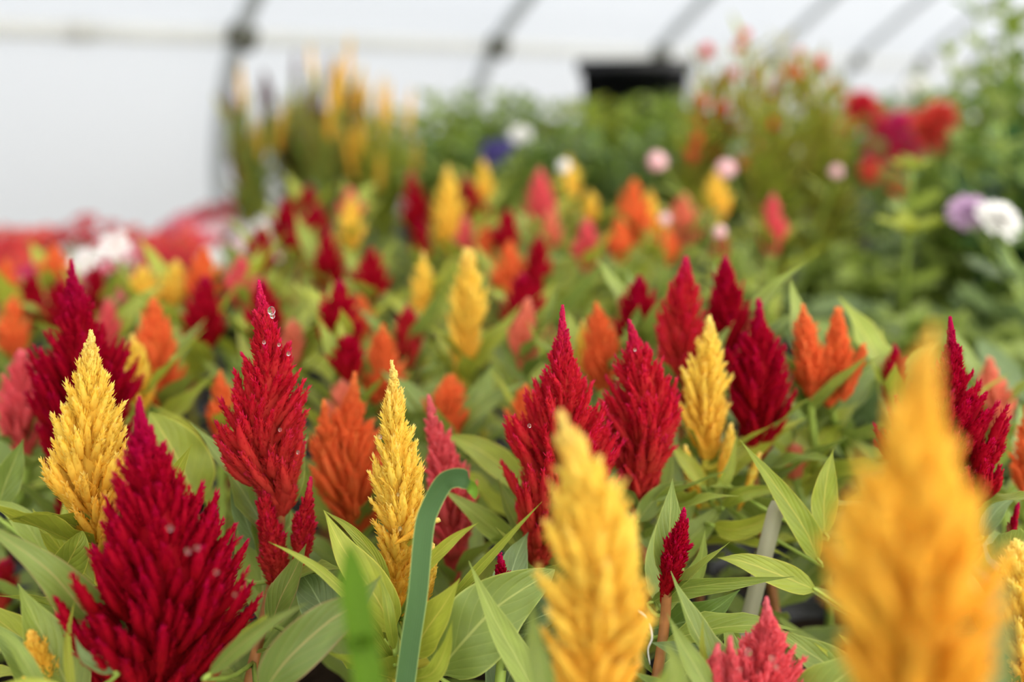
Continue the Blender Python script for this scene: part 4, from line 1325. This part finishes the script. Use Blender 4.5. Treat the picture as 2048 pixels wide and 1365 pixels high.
# tall plants with orange globe heads on yellow-green stems
heads = [[(1412,104),(1405,205),(1440,170),(1466,150),(1480,202),(1430,250),(1395,280)],
         [(1490,72),(1478,95),(1525,100),(1560,64),(1545,250),(1510,150),(1540,200),(1500,300),(1580,330)],
         [(1600,110),(1640,128),(1652,255),(1630,315),(1610,200),(1670,180),(1690,260),(1600,300),(1680,350)]]
for i, (px, dep, hs) in enumerate([(1425, 1.62, heads[0]), (1525, 1.56, heads[1]), (1628, 1.6, heads[2])]):
    p = nearest_free(bench_at(px, dep), .09)
    rnd = random.Random(50 + i)
    tips = [at(x, y, dep + rnd.uniform(-.05, .05)) for x, y in hs] + [at(px + rnd.uniform(-55, 55), rnd.uniform(130, 330), dep + rnd.uniform(-.06, .06)) for _ in range(15)]
    shrub('globe_amaranth', ['tall yellow-green plant with orange heads nearest the black nursery pot', 'tallest yellow-green plant crowned with orange-red heads', 'tall yellow-green plant with orange heads nearest the red dahlias'][i], 'flower', p, .4, .05, 0, 9, ['narrow_lime', 'narrow_bronze', 'narrow_lime'], (.065, .10), 8600 + i,
          group='tall orange-headed plants', flowers=['globe_flame', 'globe_flame', 'globe_coral'], fsize=(.010, .014), fprob=.72, stem='stem_yellow', tips=tips, lo=.12, leaf_el=(15, 70), pot=1.2, upright=1)

# red dahlias
for i, (px, dep, words, fl) in enumerate([(1775, 1.85, 'dahlia with big crimson pink blooms between the orange heads and the tall bushes', [('crimson',1772,272),('magenta',1800,252),('crimson',1760,310),('red',1740,240),('red',1790,320),('crimson',1820,300)]),
                                   (1870, 1.7, 'dahlia with coral red blooms beside the crimson pink dahlia', [('coral',1880,235),('coral',1850,255),('red',1720,215),('coral',1860,275)]),
                                   (1745, 1.6, 'low dahlia with faded coral blooms in front of the crimson pink dahlia', [('coral',1742,345),('coral',1795,372)])]):
    p = nearest_free(bench_at(px, dep), .1)
    shrub('potted_dahlia', words, 'dahlia', p, .3, .06, 0, 5, ['ovate_deep', 'ovate_green'], (.04, .06), 8700 + i, flowers=[], tips=[at(x, y, dep) for c_, x, y in fl], pot=1.2)
    owner = [o for o in COL.objects if o.name.startswith('potted_dahlia') and o.parent is None][-1]
    for c_, x, y in fl:
        place(FL['double_' + c_][0], owner, np.array(owner.location), at(x, y, dep), (random.Random(x).uniform(-.4, .4), -.9, .6), .034 if i < 2 else .022, 'flower', x)

# ------------------------------------------------------------------ vincas between the celosias and the film wall
vp = scatter([(-340, 640), (-340, 480), (250, 455), (560, 405), (600, 425), (540, 480), (300, 545)], .93, .098, 5)
vw = {'pink': 'pink', 'magenta': 'magenta', 'red': 'red', 'coral': 'coral', 'white': 'white', 'blush': 'blush pink'}
for i, p in enumerate(vp):
    rnd = random.Random(7000 + i)
    px, py, dep = project((p[0], p[1], .98))
    pal = ['red', 'pink', 'coral', 'magenta', 'red', 'coral', 'pink', 'blush']
    col = rnd.choice(pal)
    if 400 < px < 560 and dep > 1.3 and rnd.random() < .65:
        col = rnd.choice(['white', 'white', 'blush', 'pink'])
    shrub('potted_vinca', 'low vinca with %s flowers packed between the celosias and the film wall' % vw[col], 'vinca', p, rnd.uniform(.085, .125), .058, 13, 2, ['ovate_dark', 'ovate_deep'], (.028, .04), 7100 + i,
          group='%s vincas' % vw[col], flowers=['vinca_' + col], fsize=(.017, .022), hmin=.62, face=(0, -.9, .45))
# the white one that stands forward of them
w0 = at(230, 490, 1.0)
q = nearest_free(w0, MIND)
shrub('potted_vinca', 'vinca with two large white flowers standing among the red and pink vincas', 'vinca', q, .1, .03, 2, 3, 'ovate_deep', (.03, .04), 7300, flowers=['vinca_white'], fsize=(.016, .018),
      tips=[at(230, 492, 1.0), at(172, 524, 1.0)], face=(0, -1.2, .3))

# broad-leaved flowering plants beside the celosias on the right
bp = scatter([(1500, 500), (1560, 455), (1700, 470), (2150, 480), (2150, 900), (1760, 800), (1600, 640)], .98, .098, 9)
for i, p in enumerate(bp):
    rnd = random.Random(9000 + i)
    lf, lw = rnd.choice([('ovate_sage', 'grey-green'), ('ovate_deep', 'deep green'), ('ovate_green', 'light green'), ('ovate_sage', 'grey-green')])
    shrub('broadleaf_plant', '%s broad-leaved plant without open flowers behind the crimson and golden plumes' % lw, 'plant', p, rnd.uniform(.12, .17), .05, 6, 4, [lf], (.06, .09), 9100 + i, group='%s broad-leaved plants' % lw, hmin=.6, leaf_el=(-5, 35))
# pink globe flowers on thin stalks
for i, (px, py, dep, sz, words) in enumerate([(1316, 326, 1.12, .0125, 'pale pink globe flower on a thin stalk behind the orange plume'), (1453, 340, 1.08, .0110, 'pale pink globe flower on a thin stalk above a yellow plume'),
                                      (1330, 440, 1.0, .0065, 'small whitish globe flower between orange plumes'), (1440, 466, .95, .0065, 'small pinkish globe flower above the curved crimson plume'), (1128, 335, 1.2, .0085, 'greenish white globe flower beside the pink and yellow plumes'),
                                      (1672, 345, 1.3, .009, 'dull pink globe flower near the faded dahlia')]):
    p = nearest_free(at(px, py, dep)[:2], MIND)
    shrub('globe_flower', words, 'flower', p, .3, .03, 1, 4, 'narrow_green', (.04, .06), 9300 + i, flowers=['globe_blush' if i != 4 else 'globe_white'], fsize=(sz, sz), tips=[at(px, py, dep)], lo=.05, stem_r=.0018)
# white and lilac bloom
p = nearest_free(at(1985, 445, .98)[:2], MIND)
r_ = shrub('petunia', 'plant with one large white bloom and a lilac bloom touching it', 'petunia', p, .2, .03, 1, 5, ['ovate_sage', 'ovate_deep'], (.05, .07), 9400, tips=[at(1990, 450, .98), at(1935, 430, 1.0)], lo=.1)
ro = np.array(r_.location)
place(FL['double_white'][0], r_, ro, at(1992, 446, .98), (.35, -.55, .75), .027, 'flower')
place(FL['double_lilac'][0], r_, ro, at(1934, 426, 1.0), (-.3, -.7, .5), .021, 'flower')
# tall stalk with two leaf whorls
p = nearest_free(at(1822, 480, 1.0)[:2], MIND)
r_ = shrub('zinnia_bud', 'single tall pale stalk with a ring of leaves at its top', 'plant', p, .2, .02, 1, 3, 'ovate_green', (.04, .06), 9500, tips=[at(1822, 338, 1.0)], lo=.05, stem_r=.0045)
ro = np.array(r_.location)
for (x, y, L, n_) in ((1822, 342, .026, 6), (1822, 470, .04, 5)):
    b = at(x, y, 1.0)
    for k in range(n_):
        th = k * 2 * math.pi / n_ + .3
        place_leaf(r_, ro, LEAF_MESH['ovate_lime'][k % 5], b, (math.cos(th), math.sin(th), .35), L)
